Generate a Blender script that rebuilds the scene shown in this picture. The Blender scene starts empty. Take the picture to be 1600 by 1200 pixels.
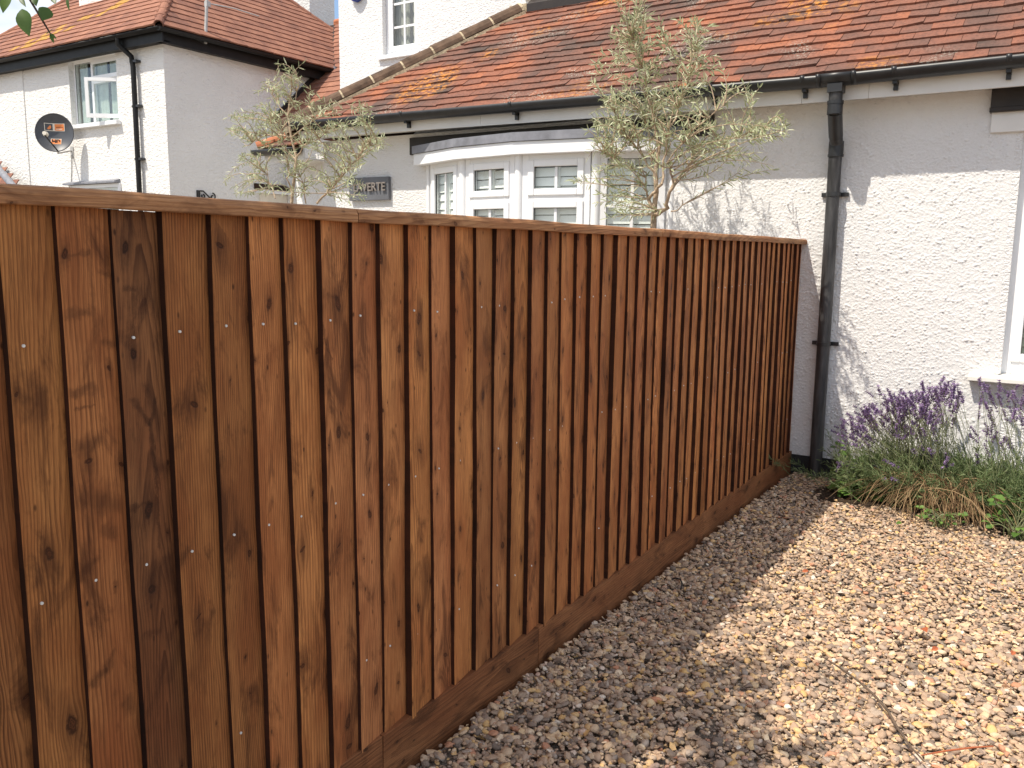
import bpy, math, random
import numpy as np
from mathutils import Vector, Matrix, noise

random.seed(7)
rng = np.random.default_rng(11)
S = bpy.context.scene
COL = S.collection

# ------------------------------------------------------------------ camera
CAM = np.array([1.4082, -5.5698, 1.4013])
FPX = 1338.16                                   # focal length in pixels of the 1600 wide photo
PITCH, ROLL, YAW = 0.1533, 0.0105, 0.5710
def basis():
    cy, sy = math.cos(YAW), math.sin(YAW)
    f = np.array([-sy, cy, 0]); r = np.array([cy, sy, 0]); u = np.array([0, 0, 1.0])
    f2 = f*math.cos(PITCH) - u*math.sin(PITCH); u2 = u*math.cos(PITCH) + f*math.sin(PITCH)
    return r*math.cos(ROLL) + u2*math.sin(ROLL), u2*math.cos(ROLL) - r*math.sin(ROLL), f2
RT, UP, FW = basis()
def ray(x, y):
    return RT*(x-800)/FPX - UP*(y-600)/FPX + FW
def at(x, y, axis, val):                        # pixel of the photo -> point on the plane axis = val
    d = ray(x, y); t = (val-CAM[axis])/d[axis]
    return CAM + t*d
cam_d = bpy.data.cameras.new('camera'); cam = bpy.data.objects.new('camera', cam_d); COL.objects.link(cam)
cam_d.sensor_width = 36.0; cam_d.lens = FPX/1600*36.0; cam_d.clip_start = 0.05; cam_d.clip_end = 2000
cam.matrix_world = Matrix(((RT[0], UP[0], -FW[0], CAM[0]), (RT[1], UP[1], -FW[1], CAM[1]),
                           (RT[2], UP[2], -FW[2], CAM[2]), (0, 0, 0, 1)))
S.camera = cam

# ------------------------------------------------------------------ world, sun, exposure
SUN = Vector((0.265, 0.56, -1.0)).normalized()          # the way the light travels
W = bpy.data.worlds.new('World'); S.world = W; W.use_nodes = True
nt = W.node_tree; N = nt.nodes; L = nt.links
bg = N['Background']; bg.inputs['Strength'].default_value = 0.135
sky = N.new('ShaderNodeTexSky'); sky.sky_type = 'NISHITA'; sky.sun_disc = False
sky.sun_elevation = math.asin(-SUN.z); sky.sun_rotation = math.atan2(-SUN.x, -SUN.y)
sky.air_density = 1.0; sky.dust_density = 1.2; sky.ozone_density = 1.5
tc = N.new('ShaderNodeTexCoord')
mp = N.new('ShaderNodeMapping'); mp.inputs['Scale'].default_value = (1.0, 1.0, 2.2)
mp.inputs['Location'].default_value = (0.35, 0.1, 0.2)
L.new(tc.outputs['Generated'], mp.inputs['Vector'])
nz = N.new('ShaderNodeTexNoise'); nz.inputs['Scale'].default_value = 2.3; nz.inputs['Detail'].default_value = 7; nz.inputs['Roughness'].default_value = 0.58
L.new(mp.outputs['Vector'], nz.inputs['Vector'])
rp = N.new('ShaderNodeValToRGB'); rp.color_ramp.elements[0].position = 0.42; rp.color_ramp.elements[1].position = 0.60
L.new(nz.outputs['Fac'], rp.inputs['Fac'])
mx = N.new('ShaderNodeMix'); mx.data_type = 'RGBA'
L.new(rp.outputs['Color'], mx.inputs['Factor']); L.new(sky.outputs['Color'], mx.inputs['A'])
mx.inputs['B'].default_value = (6.6, 6.5, 6.5, 1)
L.new(mx.outputs['Result'], bg.inputs['Color'])
sl = bpy.data.lights.new('sun', 'SUN'); sl.energy = 3.9; sl.angle = math.radians(0.53); sl.color = (1.0, 0.92, 0.80)
so = bpy.data.objects.new('sun', sl); COL.objects.link(so); so.rotation_euler = SUN.to_track_quat('-Z', 'Y').to_euler()
so.location = (-6, -12, 20)
S.view_settings.view_transform = 'Standard'; S.view_settings.look = 'None'
S.view_settings.exposure = 0.52; S.view_settings.gamma = 1.0
S.render.engine = 'CYCLES'
S.cycles.use_denoising = True
S.cycles.max_bounces = 8; S.cycles.diffuse_bounces = 4; S.cycles.transparent_max_bounces = 12

# ------------------------------------------------------------------ object helpers
def tag(o, label=None, cat=None, group=None, kind=None):
    if label: o['label'] = label
    if cat: o['category'] = cat
    if group: o['group'] = group
    if kind: o['kind'] = kind
    return o
WL = {}                                                # world origin of every object
def thing(name, label, cat, loc=(0, 0, 0), group=None):
    o = bpy.data.objects.new(name, None); COL.objects.link(o); o.empty_display_size = 0.1
    o.location = loc; WL[o.name] = Vector(loc)
    return tag(o, label, cat, group)
def link(name, me, parent=None, origin=None):
    """mesh with world coordinates; origin moves its object origin (mesh already local to it)"""
    o = bpy.data.objects.new(name, me); COL.objects.link(o)
    w = Vector(origin) if origin is not None else Vector((0, 0, 0))
    WL[o.name] = w
    if parent is not None:
        o.parent = parent; o.location = w - WL[parent.name]
    else:
        o.location = w
    return o
class MB:
    def __init__(s): s.v = []; s.f = []; s.m = []; s.sm = []
    def add(s, vs, fs, m=0, smooth=False):
        b = len(s.v); s.v += [tuple(map(float, p)) for p in vs]
        s.f += [tuple(i+b for i in f) for f in fs]; s.m += [m]*len(fs); s.sm += [smooth]*len(fs)
    def box(s, x0, x1, y0, y1, z0, z1, m=0):
        vs = [(x, y, z) for z in (z0, z1) for y in (y0, y1) for x in (x0, x1)]
        s.add(vs, [(0, 2, 3, 1), (4, 5, 7, 6), (0, 1, 5, 4), (2, 6, 7, 3), (0, 4, 6, 2), (1, 3, 7, 5)], m)
    def obox(s, O, U, V, Wv, u0, u1, v0, v1, w0, w1, m=0):
        O, U, V, Wv = map(Vector, (O, U, V, Wv))
        vs = [O + U*u + V*v + Wv*w for w in (w0, w1) for v in (v0, v1) for u in (u0, u1)]
        s.add(vs, [(0, 2, 3, 1), (4, 5, 7, 6), (0, 1, 5, 4), (2, 6, 7, 3), (0, 4, 6, 2), (1, 3, 7, 5)], m)
    def tube(s, pts, rad, n=10, m=0, cap=True, smooth=True):
        pts = [Vector(p) for p in pts]; k = len(pts)
        rads = rad if isinstance(rad, (list, tuple)) else [rad]*k
        t0 = (pts[1]-pts[0]).normalized()
        a = t0.orthogonal().normalized(); vs = []
        for i, p in enumerate(pts):
            if i == 0: t = t0
            elif i == k-1: t = (pts[-1]-pts[-2]).normalized()
            else: t = ((pts[i+1]-p).normalized() + (p-pts[i-1]).normalized())
            if t.length < 1e-6: t = t0
            t.normalize(); a = (a - t*a.dot(t)).normalized(); b = t.cross(a)
            for j in range(n):
                th = 2*math.pi*j/n
                vs.append(p + (a*math.cos(th)+b*math.sin(th))*rads[i])
        fs = [(i*n+j, i*n+(j+1) % n, (i+1)*n+(j+1) % n, (i+1)*n+j) for i in range(k-1) for j in range(n)]
        s.add(vs, fs, m, smooth)
        if cap:
            s.add(vs[:n], [tuple(range(n-1, -1, -1))], m); s.add(vs[-n:], [tuple(range(n))], m)
    def poly(s, pts, m=0): s.add(pts, [tuple(range(len(pts)))], m)
    def prism(s, pts, d, m=0):                       # planar outline swept along d
        n = len(pts); d = Vector(d); a = [Vector(p) for p in pts]; b = [p+d for p in a]
        s.add(a+b, [tuple(range(n-1, -1, -1)), tuple(range(n, 2*n))] + [(i, (i+1) % n, n+(i+1) % n, n+i) for i in range(n)], m)
    def mesh(s, name, mats, origin=None):
        me = bpy.data.meshes.new(name)
        o = Vector(origin) if origin is not None else Vector((0, 0, 0))
        me.from_pydata([tuple(Vector(p)-o) for p in s.v], [], s.f)
        for m in (mats if isinstance(mats, (list, tuple)) else [mats]): me.materials.append(m)
        me.polygons.foreach_set('material_index', s.m)
        me.polygons.foreach_set('use_smooth', s.sm)
        me.update(); return me
    def build(s, name, mats, parent=None, origin=None, bevel=0, recalc=True):
        me = s.mesh(name, mats, origin)
        if recalc:
            import bmesh
            bm = bmesh.new(); bm.from_mesh(me); bmesh.ops.recalc_face_normals(bm, faces=bm.faces); bm.to_mesh(me); bm.free()
        o = link(name, me, parent, origin)
        if bevel:
            b = o.modifiers.new('bevel', 'BEVEL'); b.width = bevel; b.segments = 2; b.limit_method = 'ANGLE'
        return o
def mesh_np(name, V, F, mats, smooth=False, mi=None):
    """V (n,3), F (m,k) arrays -> mesh"""
    me = bpy.data.meshes.new(name)
    V = np.ascontiguousarray(V, dtype=np.float32); F = np.ascontiguousarray(F, dtype=np.int32)
    m, k = F.shape
    me.vertices.add(len(V)); me.vertices.foreach_set('co', V.ravel())
    me.loops.add(m*k); me.loops.foreach_set('vertex_index', F.ravel())
    me.polygons.add(m); me.polygons.foreach_set('loop_start', np.arange(0, m*k, k, dtype=np.int32))
    me.polygons.foreach_set('loop_total', np.full(m, k, dtype=np.int32))
    for mm in (mats if isinstance(mats, (list, tuple)) else [mats]): me.materials.append(mm)
    if mi is not None: me.polygons.foreach_set('material_index', np.asarray(mi, dtype=np.int32))
    me.polygons.foreach_set('use_smooth', np.full(m, smooth))
    me.update(calc_edges=True); me.validate(); return me

# ------------------------------------------------------------------ materials
class G:
    """small node-graph helper"""
    def __init__(s, name, rough=0.7, spec=0.3, metallic=0.0):
        s.mat = bpy.data.materials.new(name); s.mat.use_nodes = True
        s.t = s.mat.node_tree; s.n = s.t.nodes; s.l = s.t.links
        s.b = s.n['Principled BSDF']; s.b.inputs['Roughness'].default_value = rough
        s.b.inputs['Specular IOR Level'].default_value = spec; s.b.inputs['Metallic'].default_value = metallic
    def node(s, typ, **kw):
        n = s.n.new(typ)
        for k, v in kw.items(): setattr(n, k, v)
        return n
    def put(s, sock, v):
        if hasattr(v, 'links') or isinstance(v, bpy.types.NodeSocket): s.l.new(v, sock)
        else: sock.default_value = v
    def math(s, op, a, b=0.0, c=None):
        n = s.node('ShaderNodeMath', operation=op); s.put(n.inputs[0], a); s.put(n.inputs[1], b)
        if c is not None: s.put(n.inputs[2], c)
        return n.outputs[0]
    def vmath(s, op, a, b=(0, 0, 0)):
        n = s.node('ShaderNodeVectorMath', operation=op); s.put(n.inputs[0], a); s.put(n.inputs[1], b)
        return n.outputs['Value'] if op in ('LENGTH', 'DOT_PRODUCT') else n.outputs['Vector']
    def xyz(s, v):
        n = s.node('ShaderNodeSeparateXYZ'); s.put(n.inputs[0], v); return n.outputs
    def comb(s, x, y, z):
        n = s.node('ShaderNodeCombineXYZ')
        for i, q in enumerate((x, y, z)): s.put(n.inputs[i], q)
        return n.outputs[0]
    def noise(s, vec, scale, detail=3, rough=0.55, dist=0.0, out='Fac'):
        n = s.node('ShaderNodeTexNoise'); s.put(n.inputs['Vector'], vec); n.inputs['Scale'].default_value = scale
        n.inputs['Detail'].default_value = detail; n.inputs['Roughness'].default_value = rough; n.inputs['Distortion'].default_value = dist
        return n.outputs[out]
    def ramp(s, f, *stops, interp='LINEAR'):
        n = s.node('ShaderNodeValToRGB'); s.put(n.inputs[0], f); r = n.color_ramp; r.interpolation = interp
        while len(r.elements) < len(stops): r.elements.new(0.5)
        for e, (p, c) in zip(r.elements, stops):
            e.position = p; e.color = (c, c, c, 1) if isinstance(c, (int, float)) else (*c, 1)
        return n.outputs[0]
    def mix(s, f, a, b, mode='MIX'):
        n = s.node('ShaderNodeMix', data_type='RGBA', blend_type=mode); s.put(n.inputs['Factor'], f)
        for k, q in (('A', a), ('B', b)): s.put(n.inputs[k], (*q, 1) if isinstance(q, tuple) and len(q) == 3 else q)
        return n.outputs['Result']
    def bump(s, h, dist=0.01, strength=1.0):
        n = s.node('ShaderNodeBump'); n.inputs['Distance'].default_value = dist; n.inputs['Strength'].default_value = strength
        s.put(n.inputs['Height'], h); s.l.new(n.outputs[0], s.b.inputs['Normal'])
    def obj(s): return s.node('ShaderNodeTexCoord').outputs['Object']
    def rnd(s): return s.node('ShaderNodeObjectInfo').outputs['Random']
    def island(s): return s.node('ShaderNodeNewGeometry').outputs['Random Per Island']
    def col(s, c): s.put(s.b.inputs['Base Color'], (*c, 1) if isinstance(c, tuple) else c); return s.mat

def simple(name, c, rough=0.5, spec=0.4, var=0.12, scale=9.0, metallic=0.0, bump=0.0, bscale=60):
    g = G(name, rough, spec, metallic); p = g.obj()
    f = g.noise(p, scale, 4)
    d = tuple(x*(1-var) for x in c); e = tuple(min(1, x*(1+var)) for x in c)
    g.col(g.ramp(f, (0.3, d), (0.7, e)))
    if bump: g.bump(g.noise(p, bscale, 3), bump)
    return g.mat

def wood(name, light, mid, dark, along=2, across=1, rough=0.72, knots=True, grain=1.0, marks=()):
    g = G(name, rough, 0.25); p = g.obj(); o = g.xyz(p); oi = g.node('ShaderNodeObjectInfo'); r = oi.outputs['Random']
    rn = g.node('ShaderNodeTexWhiteNoise', noise_dimensions='1D'); g.put(rn.inputs['W'], g.math('MULTIPLY', r, 977.0)); R3 = g.xyz(rn.outputs['Color'])
    u0 = g.math('ADD', o[across], g.math('MULTIPLY', r, 41.0)); v0 = g.math('ADD', o[along], g.math('MULTIPLY', r, 67.0))
    vor = g.node('ShaderNodeTexVoronoi', voronoi_dimensions='2D', feature='F1')
    KU, KV = 11.5, 4.0
    wv = g.noise(g.comb(g.math('MULTIPLY', u0, 14.0), g.math('MULTIPLY', v0, 5.0), 2.0), 1.0, 2)
    g.put(vor.inputs['Vector'], g.comb(g.math('MULTIPLY', u0, KU), g.math('MULTIPLY', v0, KV), 0.0)); vor.inputs['Scale'].default_value = 1.0
    vor.inputs['Randomness'].default_value = 1.0
    P = g.xyz(vor.outputs['Position']); cr = g.xyz(vor.outputs['Color'])
    du = g.math('SUBTRACT', u0, g.math('DIVIDE', P[0], KU)); dv = g.math('SUBTRACT', v0, g.math('DIVIDE', P[1], KV))
    sl = g.math('MULTIPLY', g.math('SUBTRACT', cr[2], 0.5), 1.5)          # every knot its own slant and size
    dvs = g.math('ADD', dv, g.math('MULTIPLY', du, sl))
    asp = g.math('ADD', 0.6, g.math('MULTIPLY', g.math('POWER', cr[1], 3.0), 2.6))
    wob = g.math('MULTIPLY', g.math('SUBTRACT', g.noise(g.comb(u0, v0, 0.0), 95.0, 3), 0.5), 0.010)
    big = g.math('POWER', cr[0], 1.5)
    dist = g.math('ADD', g.vmath('LENGTH', g.comb(du, g.math('MULTIPLY', dvs, asp), 0.0)), g.math('MULTIPLY', wob, g.math('ADD', 0.25, big)))
    rad = g.math('ADD', 0.0020, g.math('MULTIPLY', big, 0.0122))
    q = g.math('DIVIDE', dist, rad)
    knot = g.ramp(q, (0.60, 1.0), (1.0, 0.0)) if knots else 0.0
    hd = g.math('ADD', g.vmath('LENGTH', g.comb(du, g.math('MULTIPLY', dvs, 0.42), 0.0)), g.math('MULTIPLY', wob, 1.2))
    halo = g.ramp(g.math('DIVIDE', hd, g.math('ADD', 0.005, g.math('MULTIPLY', big, 0.031))), (0.1, 1.0), (1.0, 0.0))
    kring = g.math('SINE', g.math('MULTIPLY', dist, 2100.0))
    # fibres deflect round the knots
    e = g.math('EXPONENT', g.math('MULTIPLY', -1.0, g.math('ADD', g.math('POWER', g.math('DIVIDE', du, 0.023), 2.0), g.math('POWER', g.math('DIVIDE', dv, 0.042), 2.0))))
    push = g.math('MULTIPLY', g.math('MULTIPLY', e, big), 0.92)
    ul = g.math('SUBTRACT', o[across], g.math('MULTIPLY', du, push))
    u = g.math('SUBTRACT', u0, g.math('MULTIPLY', du, push))
    low = g.noise(g.comb(g.math('MULTIPLY', u, 7.0), g.math('MULTIPLY', v0, 1.5), 3.0), 1.0, 3)
    # growth rings cut along the log: long arches round an axis somewhere in or beside the board
    uc = g.math('SUBTRACT', ul, g.math('ADD', -0.06, g.math('MULTIPLY', R3[0], 0.24)))
    vc = g.math('MULTIPLY', g.math('SUBTRACT', o[along], g.math('MULTIPLY', R3[1], 1.5)), g.math('ADD', 0.02, g.math('MULTIPLY', R3[2], 0.05)))
    rr = g.vmath('LENGTH', g.comb(uc, vc, 0.004))
    ring = g.math('ADD', g.math('MULTIPLY', rr, g.math('ADD', 95.0, g.math('MULTIPLY', R3[2], 90.0))), g.math('MULTIPLY', low, 3.6))
    ring = g.math('ADD', ring, g.math('MULTIPLY', g.noise(g.comb(g.math('MULTIPLY', u, 60.0), g.math('MULTIPLY', v0, 6.0), 7.0), 1.0, 2), 0.7))
    saw = g.math('FRACT', ring)
    band = g.ramp(saw, (0.0, 0.05), (0.45, 0.25), (0.84, 1.0), (0.95, 0.95), (1.0, 0.05))
    bmod = g.ramp(g.noise(g.comb(g.math('MULTIPLY', u0, 16.0), g.math('MULTIPLY', v0, 1.6), 13.0), 1.0, 3), (0.32, 0.25), (0.65, 1.0))
    fib = g.noise(g.comb(g.math('MULTIPLY', u, 360.0), g.math('MULTIPLY', v0, 8.0), 1.0), 1.0, 4, 0.68)
    cloud = g.noise(g.comb(g.math('MULTIPLY', u0, 6.5), g.math('MULTIPLY', v0, 2.6), 9.0), 1.0, 5, 0.62)
    hue = g.noise(g.comb(g.math('MULTIPLY', u0, 5.0), g.math('MULTIPLY', v0, 1.7), 33.0), 1.0, 3)
    stain = g.ramp(g.noise(g.comb(g.math('MULTIPLY', u0, 13.0), g.math('MULTIPLY', v0, 4.2), 21.0), 1.0, 6, 0.66, 0.7), (0.53, 0.0), (0.66, 1.0))
    c = g.mix(g.ramp(cloud, (0.38, 0.0), (0.60, 1.0)), light, mid)
    c = g.mix(g.ramp(hue, (0.5, 0.0), (0.72, 0.55)), c, (mid[0]*1.05, mid[1]*0.80, mid[2]*0.75))
    c = g.mix(g.math('MULTIPLY', g.math('MULTIPLY', band, bmod), 0.80*grain), c, dark)
    c = g.mix(g.math('MULTIPLY', g.ramp(fib, (0.47, 0.0), (0.66, 1.0)), 0.62*grain), c, dark)
    c = g.mix(g.math('MULTIPLY', stain, 0.74), c, tuple(x*0.8 for x in dark))
    if knots:
        c = g.mix(g.math('MULTIPLY', halo, 0.70), c, tuple(x*0.85 for x in dark))
        kc = g.mix(g.math('ADD', 0.5, g.math('MULTIPLY', kring, 0.5)), g.ramp(q, (0.0, tuple(x*1.5 for x in dark)), (0.42, tuple(x*1.15 for x in dark)), (0.66, tuple(x*0.25 for x in dark)), (1.0, tuple(x*0.35 for x in dark))), tuple(x*0.45 for x in dark))
        c = g.mix(g.math('MULTIPLY', knot, 0.94), c, kc)
        vk = g.node('ShaderNodeTexVoronoi', voronoi_dimensions='2D', feature='F1')      # pin knots and flecks
        g.put(vk.inputs['Vector'], g.comb(g.math('MULTIPLY', u0, 34.0), g.math('MULTIPLY', v0, 16.0), 0.0)); vk.inputs['Scale'].default_value = 1.0
        kk = g.xyz(vk.outputs['Color'])
        fl = g.math('MULTIPLY', g.ramp(vk.outputs['Distance'], (0.05, 1.0), (0.13, 0.0)), g.math('GREATER_THAN', kk[0], 0.86))
        c = g.mix(g.math('MULTIPLY', g.math('MULTIPLY', fl, kk[1]), 0.95), c, tuple(x*0.4 for x in dark))
    if marks:                                        # streaks and smudges of this one board, as line segments
        nx_ = g.math('MULTIPLY', g.math('SUBTRACT', g.noise(p, 55.0, 5, 0.7), 0.5), 0.022); nz_ = g.math('MULTIPLY', g.math('SUBTRACT', g.noise(p, 36.0, 5, 0.7), 0.5), 0.045)
        px_, pz_ = g.math('ADD', o[across], nx_), g.math('ADD', o[along], nz_)
        for (a0, b0, a1, b1, w, st) in marks:
            ax, az = g.math('SUBTRACT', px_, a0), g.math('SUBTRACT', pz_, b0); ll = (a1-a0)**2+(b1-b0)**2
            tt = g.math('DIVIDE', g.math('ADD', g.math('MULTIPLY', ax, a1-a0), g.math('MULTIPLY', az, b1-b0)), ll)
            tn = g.node('ShaderNodeClamp'); g.put(tn.inputs[0], tt); tt = tn.outputs[0]
            dd = g.vmath('LENGTH', g.comb(g.math('SUBTRACT', ax, g.math('MULTIPLY', tt, a1-a0)), g.math('SUBTRACT', az, g.math('MULTIPLY', tt, b1-b0)), 0.0))
            c = g.mix(g.math('MULTIPLY', g.ramp(g.math('DIVIDE', dd, w), (0.2, 1.0), (1.0, 0.0)), g.math('MULTIPLY', g.ramp(fib, (0.25, 1.0), (0.62, 0.35)), st)), c, tuple(x*0.55 for x in dark))
    c = g.mix(1.0, c, oi.outputs['Color'], 'MULTIPLY')
    g.col(c)
    h = g.math('ADD', g.math('MULTIPLY', band, -0.35), g.math('MULTIPLY', fib, -0.9))
    g.bump(g.math('SUBTRACT', h, g.math('MULTIPLY', knot, 0.5) if knots else 0.0), 0.0014, 0.9)
    return g.mat
M = {}
B3 = ((0.60, 0.262, 0.094), (0.395, 0.148, 0.050), (0.100, 0.032, 0.011))
Y0 = -4.7714
def seg(k, x0, y0, x1, y1, w, st):
    a, b = at(x0, y0, 0, 0), at(x1, y1, 0, 0); y = Y0+0.1*k
    return (a[1]-y, a[2], b[1]-y, b[2], w, st)
M['board_forked'] = wood('forked_streak_board', *B3, marks=[seg(1, 208, 625, 236, 662, .010, .9), seg(1, 247, 628, 238, 664, .007, .9), seg(1, 237, 662, 249, 760, .006, .95), seg(1, 249, 760, 252, 855, .005, .8), seg(1, 205, 795, 238, 785, .008, .8), seg(1, 196, 330, 232, 435, .055, .45), seg(1, 196, 452, 212, 449, .008, .8), seg(1, 250, 730, 268, 735, .018, .85), seg(1, 262, 880, 280, 920, .022, .8), seg(1, 225, 995, 250, 985, .012, .6), seg(1, 270, 1060, 285, 1010, .022, .6)])
M['board_smudged'] = wood('smudged_board', *B3, marks=[seg(0, 108, 492, 140, 486, .014, .8), seg(0, 102, 402, 140, 396, .008, .7), seg(0, 112, 615, 150, 606, .013, .85), seg(0, 118, 640, 150, 636, .006, .8), seg(0, 160, 425, 178, 424, .008, .6), seg(0, 168, 535, 184, 535, .012, .8), seg(0, 125, 700, 150, 690, .022, .8), seg(0, 128, 778, 185, 790, .026, .75), seg(0, 126, 900, 150, 878, .016, .9), seg(0, 168, 828, 182, 838, .016, .7), seg(0, 146, 1068, 172, 1040, .016, .95), seg(0, 175, 1030, 180, 1022, .010, .8), seg(0, 205, 1100, 208, 1108, .02, .8), seg(0, 135, 330, 150, 480, .006, .5), seg(0, 150, 480, 165, 620, .006, .4)])
M['board_cracked'] = wood('cracked_board', *B3, marks=[seg(6, 503, 500, 509, 535, .005, 1.0), seg(6, 506, 530, 522, 562, .004, 1.0), seg(6, 512, 462, 525, 462, .008, .6)])
M['board_split'] = wood('split_board', *B3, marks=[seg(9, 654, 352, 653, 440, .0022, .95), seg(9, 653, 440, 649, 470, .0022, .9), seg(9, 652, 490, 655, 565, .0022, .95)])
M['board'] = wood('stained_board', *B3)
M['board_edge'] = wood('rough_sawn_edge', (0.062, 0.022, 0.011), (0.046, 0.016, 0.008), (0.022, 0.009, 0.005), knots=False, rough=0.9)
M['gravel_board'] = wood('stained_kickboard', (0.40, 0.17, 0.068), (0.27, 0.108, 0.042), (0.10, 0.036, 0.014), along=1, across=2)
M['cap'] = wood('cap_rail_wood', (0.50, 0.265, 0.125), (0.40, 0.19, 0.082), (0.16, 0.062, 0.025), along=1, across=2)
M['galv'] = simple('galvanised_nail', (0.66, 0.66, 0.63), 0.4, 0.5)

def render_mat(name, base, scale, dist, stain=True):
    g = G(name, 0.9, 0.2); p = g.obj()
    q = g.vmath('MULTIPLY', p, (1.0, 1.0, 1.7))
    n1 = g.noise(q, scale, 3, 0.55, 0.4); n2 = g.noise(p, scale*4, 2)
    big = g.noise(p, 1.1, 4)
    c = g.ramp(big, (0.3, tuple(x*0.93 for x in base)), (0.7, base))
    if stain:
        c = g.mix(g.ramp(g.noise(p, 38.0, 3, 0.7), (0.63, 0.0), (0.76, 0.38)), c, tuple(x*0.55 for x in base))
    g.col(c)
    g.bump(g.math('ADD', n1, g.math('MULTIPLY', n2, 0.3)), dist)
    return g.mat
M['render'] = render_mat('white_roughcast', (0.80, 0.795, 0.785), 42.0, 0.014)
M['render_near'] = render_mat('white_roughcast_near', (0.80, 0.795, 0.785), 150.0, 0.004)
M['render_old'] = render_mat('aged_white_render', (0.79, 0.78, 0.755), 14.0, 0.03)
M['plinth'] = simple('black_bitumen_paint', (0.018, 0.018, 0.02), 0.55, 0.35, bump=0.004, bscale=40)
M['upvc'] = simple('white_plastic', (0.83, 0.84, 0.85), 0.3, 0.5, var=0.02)
M['fascia'] = simple('painted_fascia', (0.74, 0.73, 0.70), 0.45, 0.4, var=0.06, scale=4)
M['sill'] = simple('painted_sill', (0.76, 0.74, 0.68), 0.6, 0.3, var=0.05)
M['black_plastic'] = simple('black_gutter_plastic', (0.022, 0.023, 0.025), 0.38, 0.45, var=0.25, scale=14)
g = G('weathered_downpipe', 0.5, 0.4); p = g.obj(); q = g.vmath('MULTIPLY', p, (30, 30, 4.0))
g.col(g.ramp(g.noise(q, 1.0, 4, 0.65), (0.35, (0.022, 0.022, 0.023)), (0.62, (0.065, 0.065, 0.067)), (0.8, (0.14, 0.14, 0.145)))); M['pipe'] = g.mat
M['black_paint'] = simple('black_gloss_paint', (0.010, 0.010, 0.010), 0.5, 0.25, var=0.3)
M['dark_timber'] = simple('dark_stained_timber', (0.022, 0.016, 0.013), 0.5, 0.4, var=0.3)
M['lead'] = simple('lead_flashing', (0.20, 0.205, 0.23), 0.5, 0.5, var=0.25, scale=11)
M['slate'] = simple('slate_plaque_face', (0.12, 0.125, 0.14), 0.45, 0.5, var=0.12)
M['letter'] = simple('bronze_letter', (0.30, 0.26, 0.23), 0.4, 0.5, metallic=0.5)
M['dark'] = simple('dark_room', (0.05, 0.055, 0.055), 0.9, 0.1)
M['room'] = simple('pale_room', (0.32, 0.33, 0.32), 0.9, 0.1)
M['shutter'] = simple('white_shutter', (0.88, 0.88, 0.87), 0.5, 0.3, var=0.02)
M['blind'] = simple('sage_blind', (0.50, 0.52, 0.42), 0.6, 0.2, var=0.04)
M['curtain'] = simple('pale_net_curtain', (0.50, 0.55, 0.51), 0.9, 0.1, var=0.1)
M['drape'] = simple('grey_drape', (0.36, 0.35, 0.31), 0.9, 0.1, var=0.1)
M['dark_metal'] = simple('dark_ironwork', (0.02, 0.02, 0.02), 0.5, 0.4)
M['grey_metal'] = simple('grey_steel_pole', (0.42, 0.42, 0.41), 0.45, 0.5, var=0.2, scale=20)
M['dish'] = simple('dark_grey_dish', (0.065, 0.07, 0.08), 0.4, 0.5, var=0.1)
M['orange'] = simple('orange_label', (0.80, 0.26, 0.08), 0.5, 0.3, var=0.05)
M['cream'] = simple('cream_plastic', (0.75, 0.70, 0.60), 0.5, 0.3, var=0.03)
M['blue'] = simple('blue_plastic', (0.012, 0.03, 0.22), 0.35, 0.5, var=0.1)
M['mortar'] = simple('pale_mortar', (0.46, 0.38, 0.26), 0.95, 0.1, var=0.3, scale=30, bump=0.01)
M['ridge'] = simple('weathered_hip_tile', (0.105, 0.068, 0.046), 0.85, 0.2, var=0.55, scale=9, bump=0.004, bscale=90)
M['terracotta'] = simple('red_hip_tile', (0.40, 0.15, 0.075), 0.8, 0.2, var=0.3, scale=7)

def glass():
    m = bpy.data.materials.new('window_glass'); m.use_nodes = True; t = m.node_tree; t.nodes.clear()
    out = t.nodes.new('ShaderNodeOutputMaterial'); a = t.nodes.new('ShaderNodeBsdfTransparent'); a.inputs[0].default_value = (0.97, 0.99, 0.98, 1)
    b = t.nodes.new('ShaderNodeBsdfGlossy'); b.inputs['Roughness'].default_value = 0.02; b.inputs[0].default_value = (0.9, 0.9, 0.9, 1)
    x = t.nodes.new('ShaderNodeMixShader'); ge = t.nodes.new('ShaderNodeNewGeometry'); d = t.nodes.new('ShaderNodeVectorMath'); d.operation = 'DOT_PRODUCT'
    t.links.new(ge.outputs['Incoming'], d.inputs[0]); t.links.new(ge.outputs['Normal'], d.inputs[1])
    def mm(op, p, q=0.0):
        n = t.nodes.new('ShaderNodeMath'); n.operation = op
        for k, v in enumerate((p, q)):
            if isinstance(v, float): n.inputs[k].default_value = v
            else: t.links.new(v, n.inputs[k])
        return n.outputs[0]
    ca = mm('ABSOLUTE', d.outputs['Value']); sch = mm('ADD', mm('MULTIPLY', mm('POWER', mm('SUBTRACT', 1.0, ca), 5.0), 0.9), 0.05)
    t.links.new(sch, x.inputs[0]); t.links.new(a.outputs[0], x.inputs[1]); t.links.new(b.outputs[0], x.inputs[2]); t.links.new(x.outputs[0], out.inputs[0])
    return m
M['glass'] = glass()

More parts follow.
